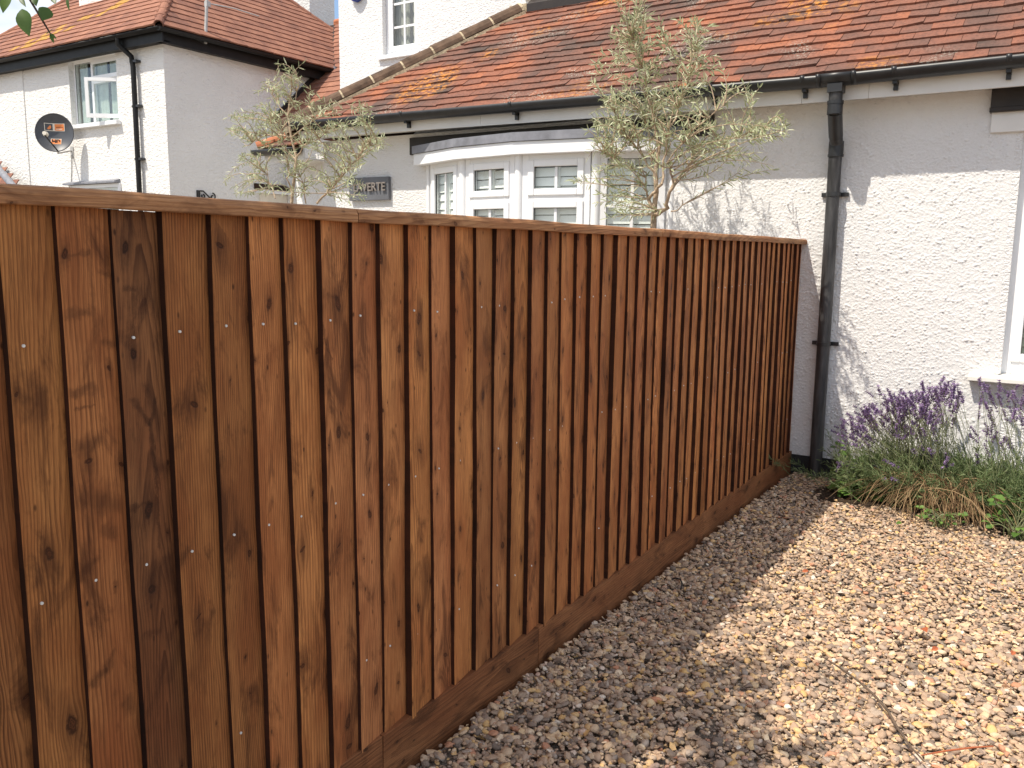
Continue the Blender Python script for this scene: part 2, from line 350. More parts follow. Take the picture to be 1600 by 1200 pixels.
def tile_mat(name, cols, lichen, patch_scale=1.3, dirty=0.5, spots=0.0):
    g = G(name, 0.82, 0.25); p = g.obj(); i = g.island()
    pn = g.noise(p, patch_scale, 3, 0.6)
    f = g.math('ADD', g.math('MULTIPLY', i, 0.50), g.math('MULTIPLY', g.ramp(pn, (0.36, 0.0), (0.64, 1.0)), 0.52))
    n = len(cols); c = g.ramp(f, *[(k/(n-1)*0.95+0.02, cols[k]) for k in range(n)])
    c = g.mix(g.math('MULTIPLY', g.ramp(g.noise(p, 45.0, 4, 0.7), (0.45, 0.0), (0.75, 1.0)), dirty), c, tuple(x*0.45 for x in cols[-1]))
    if lichen:
        lm = g.math('MULTIPLY', g.ramp(g.noise(p, 1.15, 2, 0.5), (0.57, 0.0), (0.66, 1.0)), g.ramp(g.noise(p, 24.0, 4, 0.7), (0.48, 0.0), (0.60, 1.0)))
        c = g.mix(lm, c, lichen)
    if spots:
        sp = g.math('MULTIPLY', g.ramp(g.noise(g.vmath('ADD', p, (5, 3, 1)), 1.6, 2), (0.56, 0.0), (0.64, 1.0)), g.ramp(g.noise(p, 75.0, 2, 0.6), (0.56, 0.0), (0.62, spots)))
        c = g.mix(sp, c, (0.42, 0.40, 0.34))
    g.col(c); g.bump(g.noise(p, 120.0, 3), 0.003)
    return g.mat
M['tile'] = tile_mat('clay_plain_tile', [(0.37, 0.135, 0.068), (0.27, 0.108, 0.066), (0.205, 0.093, 0.065), (0.145, 0.08, 0.062), (0.075, 0.057, 0.049)], (0.52, 0.22, 0.045), 1.5, 0.6, 0.8)
M['tile_red'] = tile_mat('red_concrete_tile', [(0.37, 0.175, 0.112), (0.32, 0.148, 0.096), (0.27, 0.123, 0.082), (0.19, 0.09, 0.065)], None, 2.0, 0.5)
M['tile_yellow'] = simple('yellow_lichen', (0.42, 0.24, 0.07), 0.9, 0.1, var=0.35, scale=16)
M['felt'] = simple('roof_underlay', (0.05, 0.03, 0.022), 0.95, 0.1)

def leaf_mat(name, c1, c2, c3, rough=0.55, trans=0.25):
    m = bpy.data.materials.new(name); m.use_nodes = True; t = m.node_tree; n = t.nodes; l = t.links
    b = n['Principled BSDF']; b.inputs['Roughness'].default_value = rough; b.inputs['Specular IOR Level'].default_value = 0.3
    g = n.new('ShaderNodeNewGeometry'); r = n.new('ShaderNodeValToRGB'); r.color_ramp.elements.new(0.5)
    for e, (p, c) in zip(r.color_ramp.elements, ((0.0, c1), (0.55, c2), (1.0, c3))): e.position = p; e.color = (*c, 1)
    l.new(g.outputs['Random Per Island'], r.inputs[0]); l.new(r.outputs[0], b.inputs['Base Color'])
    tr = n.new('ShaderNodeBsdfTranslucent'); l.new(r.outputs[0], tr.inputs[0])
    x = n.new('ShaderNodeMixShader'); x.inputs[0].default_value = trans
    l.new(b.outputs[0], x.inputs[1]); l.new(tr.outputs[0], x.inputs[2]); l.new(x.outputs[0], n['Material Output'].inputs[0])
    return m
M['olive_leaf'] = leaf_mat('olive_leaf', (0.29, 0.32, 0.17), (0.43, 0.46, 0.27), (0.66, 0.67, 0.48))
M['tree_leaf'] = leaf_mat('broad_leaf', (0.045, 0.09, 0.02), (0.07, 0.13, 0.03), (0.10, 0.17, 0.04), 0.4, 0.3)
M['lav_leaf'] = leaf_mat('lavender_leaf', (0.09, 0.135, 0.05), (0.155, 0.21, 0.085), (0.25, 0.29, 0.14))
M['lav_stem'] = leaf_mat('lavender_stem', (0.20, 0.24, 0.10), (0.28, 0.31, 0.16), (0.38, 0.39, 0.24))
M['lav_flower'] = leaf_mat('lavender_flower', (0.16, 0.10, 0.22), (0.28, 0.185, 0.36), (0.43, 0.32, 0.50), 0.7, 0.2)
M['dead_stem'] = leaf_mat('dead_stem', (0.09, 0.05, 0.025), (0.22, 0.135, 0.065), (0.42, 0.30, 0.165), 0.8, 0.15)
M['weed_leaf'] = leaf_mat('weed_leaf', (0.06, 0.13, 0.025), (0.12, 0.22, 0.045), (0.18, 0.30, 0.07), 0.5, 0.3)
M['bark'] = simple('olive_bark', (0.42, 0.32, 0.225), 0.9, 0.1, var=0.4, scale=40, bump=0.004)
M['twig'] = simple('grey_twig', (0.13, 0.095, 0.07), 0.9, 0.1, var=0.3, scale=30)
M['dark_bark'] = simple('dark_bark', (0.06, 0.045, 0.035), 0.9, 0.1, var=0.4, scale=20, bump=0.01)
M['fallen'] = leaf_mat('fallen_leaf_brown', (0.35, 0.09, 0.03), (0.42, 0.12, 0.05), (0.48, 0.18, 0.08), 0.7, 0.1)

g = G('gravel_stone', 0.75, 0.3); p = g.obj(); i = g.island()
c = g.ramp(i, (0.0, (0.18, 0.14, 0.11)), (0.10, (0.28, 0.205, 0.155)), (0.28, (0.42, 0.295, 0.20)), (0.44, (0.51, 0.345, 0.225)), (0.53, (0.37, 0.305, 0.25)),
           (0.63, (0.58, 0.405, 0.255)), (0.75, (0.66, 0.48, 0.305)), (0.83, (0.68, 0.42, 0.16)), (0.90, (0.77, 0.62, 0.43)), (0.955, (0.50, 0.22, 0.12)), (1.0, (0.80, 0.72, 0.59)))
c = g.mix(g.math('MULTIPLY', g.ramp(g.noise(p, 160.0, 3, 0.65), (0.4, 0.0), (0.7, 1.0)), 0.3), c, (0.28, 0.20, 0.14))
g.col(c); g.bump(g.noise(p, 260.0, 3), 0.0015); M['gravel'] = g.mat
g = G('damp_soil', 0.95, 0.15); p = g.obj()
g.col(g.ramp(g.noise(p, 30.0, 5, 0.7), (0.3, (0.2, 0.165, 0.13)), (0.7, (0.36, 0.30, 0.24)))); g.bump(g.noise(p, 60.0, 4), 0.02); M['soil'] = g.mat
g = G('garden_ground', 0.95, 0.15); p = g.obj()
g.col(g.ramp(g.noise(p, 4.0, 5, 0.7), (0.35, (0.20, 0.17, 0.135)), (0.7, (0.34, 0.29, 0.23)))); M['ground'] = g.mat

# ------------------------------------------------------------------ ground
mb = MB(); mb.poly([(-300, -300, -0.03), (300, -300, -0.03), (300, 300, -0.03), (-300, 300, -0.03)])
tag(mb.build('ground', M['ground']), kind='structure')
mb = MB(); mb.poly([(0.03, -6.5, -0.012), (4.5, -6.5, -0.012), (4.5, -0.01, -0.012), (0.03, -0.01, -0.012)])
tag(mb.build('soil', M['soil']), kind='structure')

bx_ = np.linspace(0.26, 4.3, 60); by_ = np.linspace(0, 1, 12); Vb = []
for a in bx_:
    front = -0.60-0.10*math.sin(a*5)-0.13*(a-.35)
    for t in by_: Vb.append((a, front*(1-t)-.012*t, -0.008+0.022*math.sin(math.pi*min(1, t*1.2+.05))+0.010*noise.noise(Vector((a*14, t*9, 0)))))
gi, gj = np.meshgrid(np.arange(59), np.arange(11), indexing='ij'); gi = gi.ravel(); gj = gj.ravel()
g = G('dark_bed_soil', 0.97, 0.1); p = g.obj()
g.col(g.ramp(g.noise(p, 45.0, 6, 0.75), (0.3, (0.035, 0.025, 0.018)), (0.55, (0.085, 0.06, 0.042)), (0.75, (0.17, 0.12, 0.08)))); g.bump(g.noise(p, 90.0, 5, 0.7), 0.02)
tag(link('flower_bed', mesh_np('flower_bed', np.array(Vb), np.stack([gi*12+gj, (gi+1)*12+gj, (gi+1)*12+gj+1, gi*12+gj+1], 1), g.mat, True)), kind='structure')

def ico(sub):
    t = (1+5**.5)/2
    v = [(-1, t, 0), (1, t, 0), (-1, -t, 0), (1, -t, 0), (0, -1, t), (0, 1, t), (0, -1, -t), (0, 1, -t), (t, 0, -1), (t, 0, 1), (-t, 0, -1), (-t, 0, 1)]
    v = [np.array(p)/np.linalg.norm(p) for p in v]
    f = [(0, 11, 5), (0, 5, 1), (0, 1, 7), (0, 7, 10), (0, 10, 11), (1, 5, 9), (5, 11, 4), (11, 10, 2), (10, 7, 6), (7, 1, 8), (3, 9, 4), (3, 4, 2), (3, 2, 6), (3, 6, 8), (3, 8, 9), (4, 9, 5), (2, 4, 11), (6, 2, 10), (8, 6, 7), (9, 8, 1)]
    for _ in range(sub):
        c = {}; nf = []
        def midp(a, b):
            k = (min(a, b), max(a, b))
            if k not in c:
                m = v[a]+v[b]; v.append(m/np.linalg.norm(m)); c[k] = len(v)-1
            return c[k]
        for a, b, d in f:
            x, y, z = midp(a, b), midp(b, d), midp(d, a)
            nf += [(a, x, z), (b, y, x), (d, z, y), (x, y, z)]
        f = nf
    return np.array(v), np.array(f)
def rot_np(ax, ay, az):
    def r(a, i):
        c, s = np.cos(a), np.sin(a); R = np.zeros((len(a), 3, 3)); j, k = (i+1) % 3, (i+2) % 3
        R[:, i, i] = 1; R[:, j, j] = c; R[:, k, k] = c; R[:, j, k] = -s; R[:, k, j] = s; return R
    return r(az, 2) @ r(ay, 1) @ r(ax, 0)
def pebbles(n, x0, x1, y0, y1, sub, z0, z1, smin, smax, angular=0.22):
    V0, F0 = ico(sub); nv, nf = len(V0), len(F0)
    shapes = []
    for k in range(16):
        jit = 1+rng.normal(0, angular*(0.5 if k < 11 else 1.0), (nv, 1))*0.6
        w = np.sign(V0)*np.abs(V0)**(rng.uniform(0.75, 1.0))
        shapes.append(w*jit)
    shapes = np.array(shapes)
    pick = rng.integers(0, 16, n)
    size = smin+(smax-smin)*(rng.random(n)**2.0)*np.where(rng.random(n) < .08, 1.45, 1.0)
    sc = np.stack([size*rng.uniform(.85, 1.3, n), size*rng.uniform(.7, 1.0, n), size*rng.uniform(.34, .66, n)], 1)
    R = rot_np(rng.normal(0, .27, n), rng.normal(0, .27, n), rng.uniform(0, 6.283, n))
    pos = np.stack([rng.uniform(x0, x1, n), rng.uniform(y0, y1, n), rng.uniform(z0, z1, n)+size*0.1], 1)
    bed = (pos[:, 1] > -0.50-0.10*np.sin(pos[:, 0]*5)-0.13*(pos[:, 0]-.35)) & (pos[:, 0] > 0.30) & (rng.random(n) < 0.86)
    V = np.einsum('nij,nvj->nvi', R, shapes[pick]*sc[:, None, :]) + pos[:, None, :]
    V = V[~bed]; n = len(V)
    F = F0[None] + (np.arange(n)*nv)[:, None, None]
    return V.reshape(-1, 3), F.reshape(-1, 3)
def joinVF(parts):
    o = 0; Vs, Fs = [], []
    for V, F in parts: Vs.append(V); Fs.append(F+o); o += len(V)
    return np.concatenate(Vs), np.concatenate(Fs)
parts = [pebbles(26000, 0.03, 2.3, -4.3, -2.0, 1, -0.006, 0.013, 0.0042, 0.0155, .3),
         pebbles(20000, 0.03, 2.6, -2.0, -0.03, 1, -0.006, 0.012, 0.0040, 0.0138, .3),
         pebbles(5000, 2.3, 4.3, -4.3, -0.03, 1, -0.004, 0.018, 0.008, 0.026),
         pebbles(5000, 0.035, 4.3, -6.4, -4.3, 1, -0.004, 0.018, 0.008, 0.026)]
chips = [pebbles(18000, 0.03, 2.3, -4.3, -2.0, 0, 0.000, 0.015, 0.004, 0.0135, .75),
         pebbles(13000, 0.03, 2.6, -2.0, -0.03, 0, 0.000, 0.013, 0.004, 0.0125, .75)]
nround = sum(len(F) for V, F in parts); parts += chips
V, F = joinVF(parts)
V[:, 2] += 0.012*np.sin(V[:, 0]*2.1+V[:, 1]*1.3)*np.sin(V[:, 1]*1.7) + 0.004*np.exp(-(V[:, 0]/0.10)**2)
gme = mesh_np('gravel', V, F, M['gravel'], True)
smf = np.ones(len(gme.polygons), dtype=bool); smf[nround:] = False; gme.polygons.foreach_set('use_smooth', smf)
tag(link('gravel', gme), 'loose brown and cream pebble gravel covering the drive', 'gravel', kind='stuff')

# ------------------------------------------------------------------ fence
fence = thing('wooden_fence', 'brown stained feather edge board fence with cap rail and kickboard', 'fence', (0, -2.4, 0))
Y0 = -4.7714
TONES = {-2: (0.7, .66, .6), -1: (0.86, 0.84, 0.72), 0: (0.9, .83, .78), 1: (0.50, 0.48, 0.50), 2: (0.80, 0.76, 0.66), 3: (0.76, 0.72, 0.64), 4: (1.15, 1.08, 1.02), 5: (1.15, 1.1, 0.98), 6: (1.05, 1.0, 0.98)}  # nearest boards toned down partly to stand in for tree shade, partly as stain
rb = random.Random(5)
for k in range(-9, 48):
    y = Y0 + 0.1*k + rb.uniform(-.0055, .0055)
    w = 0.125 if k < 47 else 0.071
    x = 0.002 + rb.uniform(-.003, .003); tl = rb.uniform(-.0035, .0035)
    top = 1.468 if k != 1 else 1.4664
    m = MB(); nz_ = 17; prev = None; ph = rb.uniform(0, 9)
    rows = []
    for i in range(nz_):
        z = 0.130 + (top-0.130)*i/(nz_-1)
        wob = 0.0022*math.sin(ph+z*3.1)+0.0009*math.sin(ph*3+z*11) + tl*(z-0.8)
        bow = 0.0022*math.sin(ph*2+z*2.3)
        # thick edge, face, thin edge, back
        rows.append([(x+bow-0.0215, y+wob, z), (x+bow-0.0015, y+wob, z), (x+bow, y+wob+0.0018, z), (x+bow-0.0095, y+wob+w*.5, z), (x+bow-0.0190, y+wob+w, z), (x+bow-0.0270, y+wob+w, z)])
    vs = [p for r in rows for p in r]; n6 = 6
    for j in range(6):
        fs = [(i*6+j, i*6+(j+1) % 6, (i+1)*6+(j+1) % 6, (i+1)*6+j) for i in range(nz_-1)]
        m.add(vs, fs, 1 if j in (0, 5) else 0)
    m.add(rows[-1], [(0, 1, 2, 3, 4, 5)], 1); m.add(rows[0], [(5, 4, 3, 2, 1, 0)], 1)
    for zn in (1.243, 0.81, 0.366):
        ny = y + 0.026 + rb.uniform(-.004, .004); zz = zn + rb.uniform(-.006, .006)
        fx = x - 0.0095*(ny-y)/(w*.5) + 0.0016
        if rb.random() < (0.97 if k < 18 else 0.75):
            ring = [(fx, ny+0.0027*math.cos(a*math.pi/4), zz+0.0027*math.sin(a*math.pi/4)) for a in range(8)]
            m.add([(p[0]-0.004, p[1], p[2]) for p in ring]+ring, [tuple(range(8, 16))]+[(a, (a+1) % 8, 8+(a+1) % 8, 8+a) for a in range(8)], 2)
    o = m.build('board', [M[{0: 'board_smudged', 1: 'board_forked', 6: 'board_cracked', 9: 'board_split'}.get(k, 'board')], M['board_edge'], M['galv']], fence, origin=(0, y, 0), recalc=False)
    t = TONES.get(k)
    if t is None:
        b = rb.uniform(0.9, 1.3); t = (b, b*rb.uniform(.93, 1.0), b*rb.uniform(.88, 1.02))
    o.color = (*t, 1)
    if k == 1: o['label'] = 'darker greyish brown board with a forked black streak'
# cap rail: vertical face, sloped shoulder, in lengths
for (a, b) in ((-5.75, -4.07), (-4.067, -2.30), (-2.297, -0.004)):
    m = MB()
    prof = [(-0.045, 1.468), (0.016, 1.4655), (0.0185, 1.4675), (0.018, 1.4845), (0.0125, 1.4945), (0.004, 1.4975), (-0.040, 1.4935), (-0.045, 1.488)]
    n = len(prof); seg = 26; vs = []
    for i in range(seg+1):
        yy = a+(b-a)*i/seg; s_ = 0.0011*math.sin(yy*5.1)+0.0008*math.sin(yy*13)
        vs += [(px_+0.6*s_, yy, pz_+s_) for px_, pz_ in prof]
    m.add(vs, [(i*n+j, i*n+(j+1) % n, (i+1)*n+(j+1) % n, (i+1)*n+j) for i in range(seg) for j in range(n)])
    m.add(vs[:n], [tuple(range(n))]); m.add(vs[-n:], [tuple(range(n-1, -1, -1))])
    m.build('cap_rail', M['cap'], fence, origin=(0, (a+b)/2, 1.45))
for (a, b) in ((-5.75, -3.995), (-3.992, -3.20), (-3.197, -1.62), (-1.617, -0.004)):
    m = MB(); m.box(-0.022, 0.004+random.uniform(-.0015, .0015), a, b, -0.05, 0.138)
    o = m.build('kickboard', M['gravel_board'], fence, origin=(0, (a+b)/2, 0.05), bevel=0.0015); o.color = (*[random.uniform(.85, 1.05)]*3, 1)
for zn in (1.243, 0.81, 0.366):
    m = MB(); m.prism([(-0.026, -5.75, zn-.04), (-0.026, -5.75, zn+.04), (-0.07, -5.75, zn)], (0, 5.74, 0))
    m.build('rail', M['board'], fence, origin=(0, -2.8, zn))
for yy in (-5.3, -3.55, -1.8, -0.06):
    m = MB(); m.box(-0.125, -0.073, yy-.045, yy+.045, -0.05, 1.46); m.build('post', M['board'], fence, origin=(-0.1, yy, 0))

# ------------------------------------------------------------------ roof tiling
def tiles(mb, O, U, V, nrow, gauge, width, thick, ulim, jit=1.0, m=0, umin_clip=None, msel=None):
    O, U, V = Vector(O), Vector(U), Vector(V); Nn = U.cross(V).normalized()
    for r in range(nrow):
        v0 = r*gauge; lo, hi = ulim(v0+gauge*.5)
        if hi-lo < 0.02: continue
        off = (r % 2)*width*.5 + random.uniform(-.01, .01)*jit
        k0 = math.floor((lo-off)/width); u = k0*width+off
        while u < hi:
            a, b = max(u, lo), min(u+width-0.0025, hi)
            if b-a > 0.012:
                dv = random.gauss(0, .0022)*jit; dn = abs(random.gauss(0, .0016))*jit; dr = random.gauss(0, .004)*jit
                n0, n1 = thick*1.05+dn, thick*0.15
                vb = v0+dv; vt = v0+gauge*1.75
                cs = [(a, vb-dr, n0), (b, vb+dr, n0+random.gauss(0, .0011)*jit), (b, vt, n1), (a, vt, n1)]
                bot = [O+U*x+V*y+Nn*z for x, y, z in cs]; tp = [O+U*x+V*y+Nn*(z+thick) for x, y, z in cs]
                mb.add(bot+tp, [(0, 3, 2, 1), (4, 5, 6, 7), (0, 1, 5, 4), (1, 2, 6, 5), (2, 3, 7, 6), (3, 0, 4, 7)], msel(u, r) if msel else m)
            u += width
def hip_tiles(mb, A, B, rad, length, m=0, mm=1, up=Vector((0, 0, 1))):
    A, B = Vector(A), Vector(B); D = (B-A); T = D.length; D.normalize(); side = D.cross(up).normalized(); nn = side.cross(D).normalized()
    n = max(1, round(T/length)); st = T/n
    for i in range(n):
        s0, s1 = i*st, (i+1)*st-0.012
        ro, k = rad*random.uniform(.97, 1.03), 9; lift = random.uniform(-.004, .004)
        ring = lambda s, r: [A+D*s+side*(math.cos(math.pi*(j/(k-1)))*r)+nn*(math.sin(math.pi*(j/(k-1)))*r*0.85-0.02+lift) for j in range(k)]
        o0, o1, i0, i1 = ring(s0, ro*1.04), ring(s1, ro*.97), ring(s0, ro*.82), ring(s1, ro*.78)
        vs = o0+o1+i0+i1
        fs = [(j, j+1, k+j+1, k+j) for j in range(k-1)] + [(2*k+j, 3*k+j, 3*k+j+1, 2*k+j+1) for j in range(k-1)] + [(j, 2*k+j, 2*k+j+1, j+1) for j in range(k-1)] + [(k+j, k+j+1, 3*k+j+1, 3*k+j) for j in range(k-1)]
        mb.add(vs, fs, m)
        # mortar joint and bedding
        r1 = ring(s1-0.004, ro*0.985); r2 = ring(s1+0.018, ro*0.985)
        mb.add(r1+r2, [(j, j+1, k+j+1, k+j) for j in range(k-1)]+[tuple(range(k)), tuple(range(2*k-1, k-1, -1))], mm)
    for sg in (-1, 1):
        mb.obox(A, D, side*sg, nn, 0, T, rad*.82, rad*1.03, -0.075, -0.025, mm)

# ------------------------------------------------------------------ the near house
house = thing('white_bungalow', 'white roughcast house with low red clay tiled roof and bow window behind the fence', 'house', (-1.5, 0.6, 0))
XL, XR = -4.15, 3.2
# displaced roughcast sheet (real relief) in front of a plain wall
def relief(X, Z):
    h = np.zeros(X.shape)
    it = np.nditer([X, Z, h], op_flags=[['readonly'], ['readonly'], ['writeonly']])
    for x, z, o in it:
        x_, z_ = float(x), float(z)
        w_ = noise.noise(Vector((x_*70, z_*70, 9.0)))*0.35
        d = noise.voronoi(Vector((x_*52+w_, z_*58-w_, 0.5)))[0]
        a = noise.noise(Vector((x_*24, z_*30, 2.0))); b = noise.noise(Vector((x_*120, z_*120, 4.0)))
        o[...] = max(0.0, d[1]-d[0])*0.0088*max(0.12, 0.75+a) + b*0.0026
    return h
dx = 0.0048
nx, nzn = int((1.16+1.0)/dx), int((2.315-0.118)/dx)
gx = np.linspace(-0.95, 1.16, nx); gz = np.linspace(0.118, 2.315, nzn)
GX, GZ = np.meshgrid(gx, gz, indexing='ij'); H = relief(GX, GZ)
H = H*np.clip((1.12-GX)/0.06, 0.12, 1)
edge = np.clip((GX-1.09)/0.05, 0, 1)
Vw = np.stack([GX, -H-0.004+np.where((GZ > .73) & (GZ < 2.08), edge**2*0.03, 0), GZ], -1).reshape(-1, 3)
ii, jj = np.meshgrid(np.arange(nx-1), np.arange(nzn-1), indexing='ij'); ii = ii.ravel(); jj = jj.ravel()
keep = ~((gx[ii] > 1.115) & (gz[jj] > 0.735) & (gz[jj] < 2.075))
ii, jj = ii[keep], jj[keep]
Fw = np.stack([ii*nzn+jj, (ii+1)*nzn+jj, (ii+1)*nzn+jj+1, ii*nzn+jj+1], 1)
mb = MB()
mb.box(XL, -2.95, 0, 0.25, 0.0, 2.33); mb.box(-2.95, -0.93, 0, 0.25, 0.0, 0.70); mb.box(-2.95, -0.93, 0, 0.25, 2.17, 2.33)
mb.box(-0.93, 1.125, 0.0, 0.25, 0.0, 2.33); mb.box(1.125, 2.35, 0.002, 0.25, 0.0, 0.70); mb.box(1.125, 2.35, 0.002, 0.25, 2.085, 2.33); mb.box(2.35, XR, 0.001, 0.25, 0.0, 2.33)
mb.box(XL, XL+0.25, 0.25, 1.30, 0.0, 2.33)
mb.box(XR-0.25, XR, 0.25, 6.0, 0.0, 2.33)
wall = mb.build('wall', M['render'], house)
link('roughcast', mesh_np('roughcast', Vw, Fw, M['render_near'], True), wall)
# upper storey
UXL, UY = -5.137, 1.25
wp = [at(597, 92, 1, UY), at(648, 78, 1, UY)]
ux0, ux1, uz0, uz1 = -4.549, -4.110, 3.300, 4.30
mb = MB()
mb.box(UXL, ux0, UY, UY+.25, 0.0, 5.2); mb.box(ux1, XR, UY+.001, UY+.25, 2.3, 5.2); mb.box(ux0, ux1, UY+.002, UY+.25, 2.3, uz0); mb.box(ux0, ux1, UY+.002, UY+.25, uz1, 5.2)
mb.box(UXL, UXL+.25, UY+.25, 6.0, 0.0, 5.2)
mb.build('upper_wall', M['render'], house)
mb = MB(); mb.box(UXL-.05, XR+.2, UY-.25, 6.3, 5.205, 5.26); mb.build('eaves_board', M['fascia'], house)
PITCH_R = math.radians(36.4); cp, sp = math.cos(PITCH_R), math.sin(PITCH_R)
ru = thing  # noqa
mb = MB(); a = (UXL-.1, UY-.3, 5.26); b = (XR+.3, UY-.3, 5.26); c_ = (XR+.3, 6.4, 5.26); d_ = (UXL-.1, 6.4, 5.26)
e1, e2 = (UXL+2.6, 3.7, 7.4), (XR-2.4, 3.7, 7.4)
mb.add([a, b, c_, d_, e1, e2], [(0, 1, 5, 4), (1, 2, 5), (2, 3, 4, 5), (3, 0, 4), (3, 2, 1, 0)]); mb.build('upper_roof', M['tile'], house)
# plinth
mb = MB(); mb.box(XL, XR, -0.012, 0.0, 0.0, 0.121); mb.build('plinth', M['plinth'], house)
# main lower roof
EX, EY, EZ = -4.35, -0.245, 2.400
rise = (UY-EY)/cp
mb = MB()
roofN = Vector((0, -sp, cp))
mb.poly([(EX, EY+.05, EZ+.036), (XR+.2, EY+.05, EZ+.036), (XR+.2, UY, EZ+(UY-EY)*sp/cp), (EX+(UY-EY), UY, EZ+(UY-EY)*sp/cp)], 1)
mb.poly([(EX, EY, EZ), (EX+(UY-EY), UY, EZ+(UY-EY)*sp/cp), (EX, UY, EZ)], 1)
tiles(mb, (EX, EY+.022, EZ+.016), (1, 0, 0), (0, cp, sp), int((rise+.03)/0.102), 0.102, 0.166, 0.0195, lambda v: (max(0, v*cp), XR+.2-EX), 1.6)
tiles(mb, (EX-.035*cp, UY, EZ-.035*sp), (0, -1, 0), (cp, 0, sp), int(rise/0.102), 0.102, 0.166, 0.0115, lambda v: (0, max(0, UY-EY-v*cp)), 1.3)
roof = mb.build('roof', [M['tile'], M['felt']], house, recalc=False)
mb = MB(); tt = UY-EY-.04
hip_tiles(mb, (EX-.02, EY-.02, EZ+.035), (EX+tt, EY+tt, EZ+tt*sp/cp+.045), 0.10, 0.30)
mb.obox((EX+tt-.02, EY+tt, EZ+tt*sp/cp), (1, 0, 0), (0, 1, 0), (0, 0, 1), -.07, .11, -.05, .03, -.01, .085, 1)
mb.build('hip_tile', [M['ridge'], M['mortar']], house)
mb = MB(); zt = EZ+(UY-EY)*sp/cp
mb.prism([(EX+tt+.1, UY-.006, zt+.02), (EX+tt+.1, UY-.006, zt+.115), (EX+tt+.1, UY-.03, zt+.10), (EX+tt+.1, UY-.10, zt+.045), (EX+tt+.1, UY-.10, zt-.02)], (XR-EX-tt, 0, 0))
mb.build('lead_flashing', M['dark_timber'], house)
mb = MB(); mb.box(EX+tt+.02, XR, UY-.05, UY-.004, zt+.117, zt+.20); mb.build('white_sill_board', M['upvc'], house)
# fascia, soffit
mb = MB()
xs = [-4.25, -2.35, -0.02, 0.355, 2.0, XR+.15]
zb = lambda x: 2.29 + 0.0045*max(0, 0.1-x)*2.6
for a, b in zip(xs[:-1], xs[1:]):
    mb.add([(a+.001, -.19, zb(a)), (b-.001, -.19, zb(b)), (b-.001, -.19, 2.40), (a+.001, -.19, 2.40), (a+.001, -.17, zb(a)), (b-.001, -.17, zb(b)), (b-.001, -.17, 2.40), (a+.001, -.17, 2.40)],
           [(0, 1, 2, 3), (7, 6, 5, 4), (0, 4, 5, 1), (3, 2, 6, 7), (0, 3, 7, 4), (1, 5, 6, 2)])
mb.build('fascia', M['fascia'], house)
mb = MB(); mb.add([(-4.25, -.17, zb(-4.25)+.01), (XR, -.17, 2.305), (XR, 0, 2.31), (-4.25, 0, zb(-4.25)+.015)], [(0, 1, 2, 3)]); mb.build('soffit', M['fascia'], house)
# gutter
gz_ = lambda x: 2.420 + 0.0100*abs(x-0.175)
def gutter_run(mb, pts, R=0.060, n=10, th=0.004):
    vs = []; k = 2*(n+1)
    for (x, y, z) in pts:
        for rr in (R, R-th):
            for j in range(n+1):
                a = math.pi*j/n
                vs.append((x, y-rr*math.cos(a), z-rr*math.sin(a)))
    fs = []
    for i in range(len(pts)-1):
        b = i*k; c = (i+1)*k
        for j in range(n):
            fs.append((b+j, b+j+1, c+j+1, c+j)); fs.append((b+n+1+j, c+n+1+j, c+n+2+j, b+n+2+j))
        fs.append((b, c, c+n+1, b+n+1)); fs.append((b+n, b+2*n+1, c+2*n+1, c+n))
    for b in (0, (len(pts)-1)*k): fs += [(b+j, b+j+1, b+n+2+j, b+n+1+j) for j in range(n)]
    mb.add(vs, fs, 0, True)
gy = -0.248
mb = MB(); gutter_run(mb, [(x, gy, gz_(x)) for x in (-4.42, -3.2, -2.0, -1.0, 0.175, 1.0, 2.0, XR+.2)])
mb.add([(-4.42, gy-.056*math.cos(math.pi*j/10), gz_(-4.42)-.056*math.sin(math.pi*j/10)) for j in range(11)], [tuple(range(11))])
gut = mb.build('gutter', M['black_plastic'], house)
def collar(x0, x1, R, drop=0.0):
    m = MB(); gutter_run(m, [(x0, gy, gz_((x0+x1)/2)+.006), (x1, gy, gz_((x0+x1)/2)+.006)], R, 12, 0.008); return m
for xb in (-3.02, -2.02, -0.55, 0.005, 0.50, 1.05, 2.0):
    m = collar(xb-.013, xb+.013, 0.063)
    m.box(xb-.012, xb+.012, gy-.005, -.192, gz_(xb)-.075, gz_(xb)-.052); m.box(xb-.012, xb+.012, -.215, -.192, gz_(xb)-.105, gz_(xb)-.06)
    m.build('bracket', M['black_plastic'], gut)
m = collar(0.085, 0.297, 0.0635)
for xb in (0.095, 0.289): gutter_run(m, [(xb-.012, gy, gz_(.175)+.007), (xb+.012, gy, gz_(.175)+.007)], 0.067, 12, 0.01)
m.box(0.147, 0.229, gy-.046, gy+.046, 2.325, 2.372)
m.build('running_outlet', M['black_plastic'], gut)
# downpipe
PX, PY, PR = 0.165, -0.062, 0.0385
mb = MB()
mb.tube([(0.188, gy, 2.335), (0.188, gy, 2.245), (0.186, gy+.015, 2.225), (0.170, PY-.03, 2.085), (0.168, PY-.006, 2.06), (PX, PY, 2.03), (PX+.004, PY, 1.0), (PX+.004, PY, 0.015)], PR, 18)
dp = mb.build('downpipe', M['pipe'], house)
m = MB(); m.tube([(0.188, gy, 2.262), (0.188, gy, 2.205)], PR*1.13, 18); m.tube([(0.188, gy, 2.28), (0.188, gy, 2.262)], PR*1.2, 18)
m.tube([(0.186, gy+.012, 2.222), (0.171, PY-.045, 2.10)], PR*1.06, 18); m.tube([(PX+.002, PY, 2.075), (PX+.002, PY, 2.0)], PR*1.13, 18); m.tube([(PX+.002, PY, 2.0), (PX+.002, PY, 1.985)], PR*1.2, 18)
m.build('offset_bend', M['black_plastic'], dp)
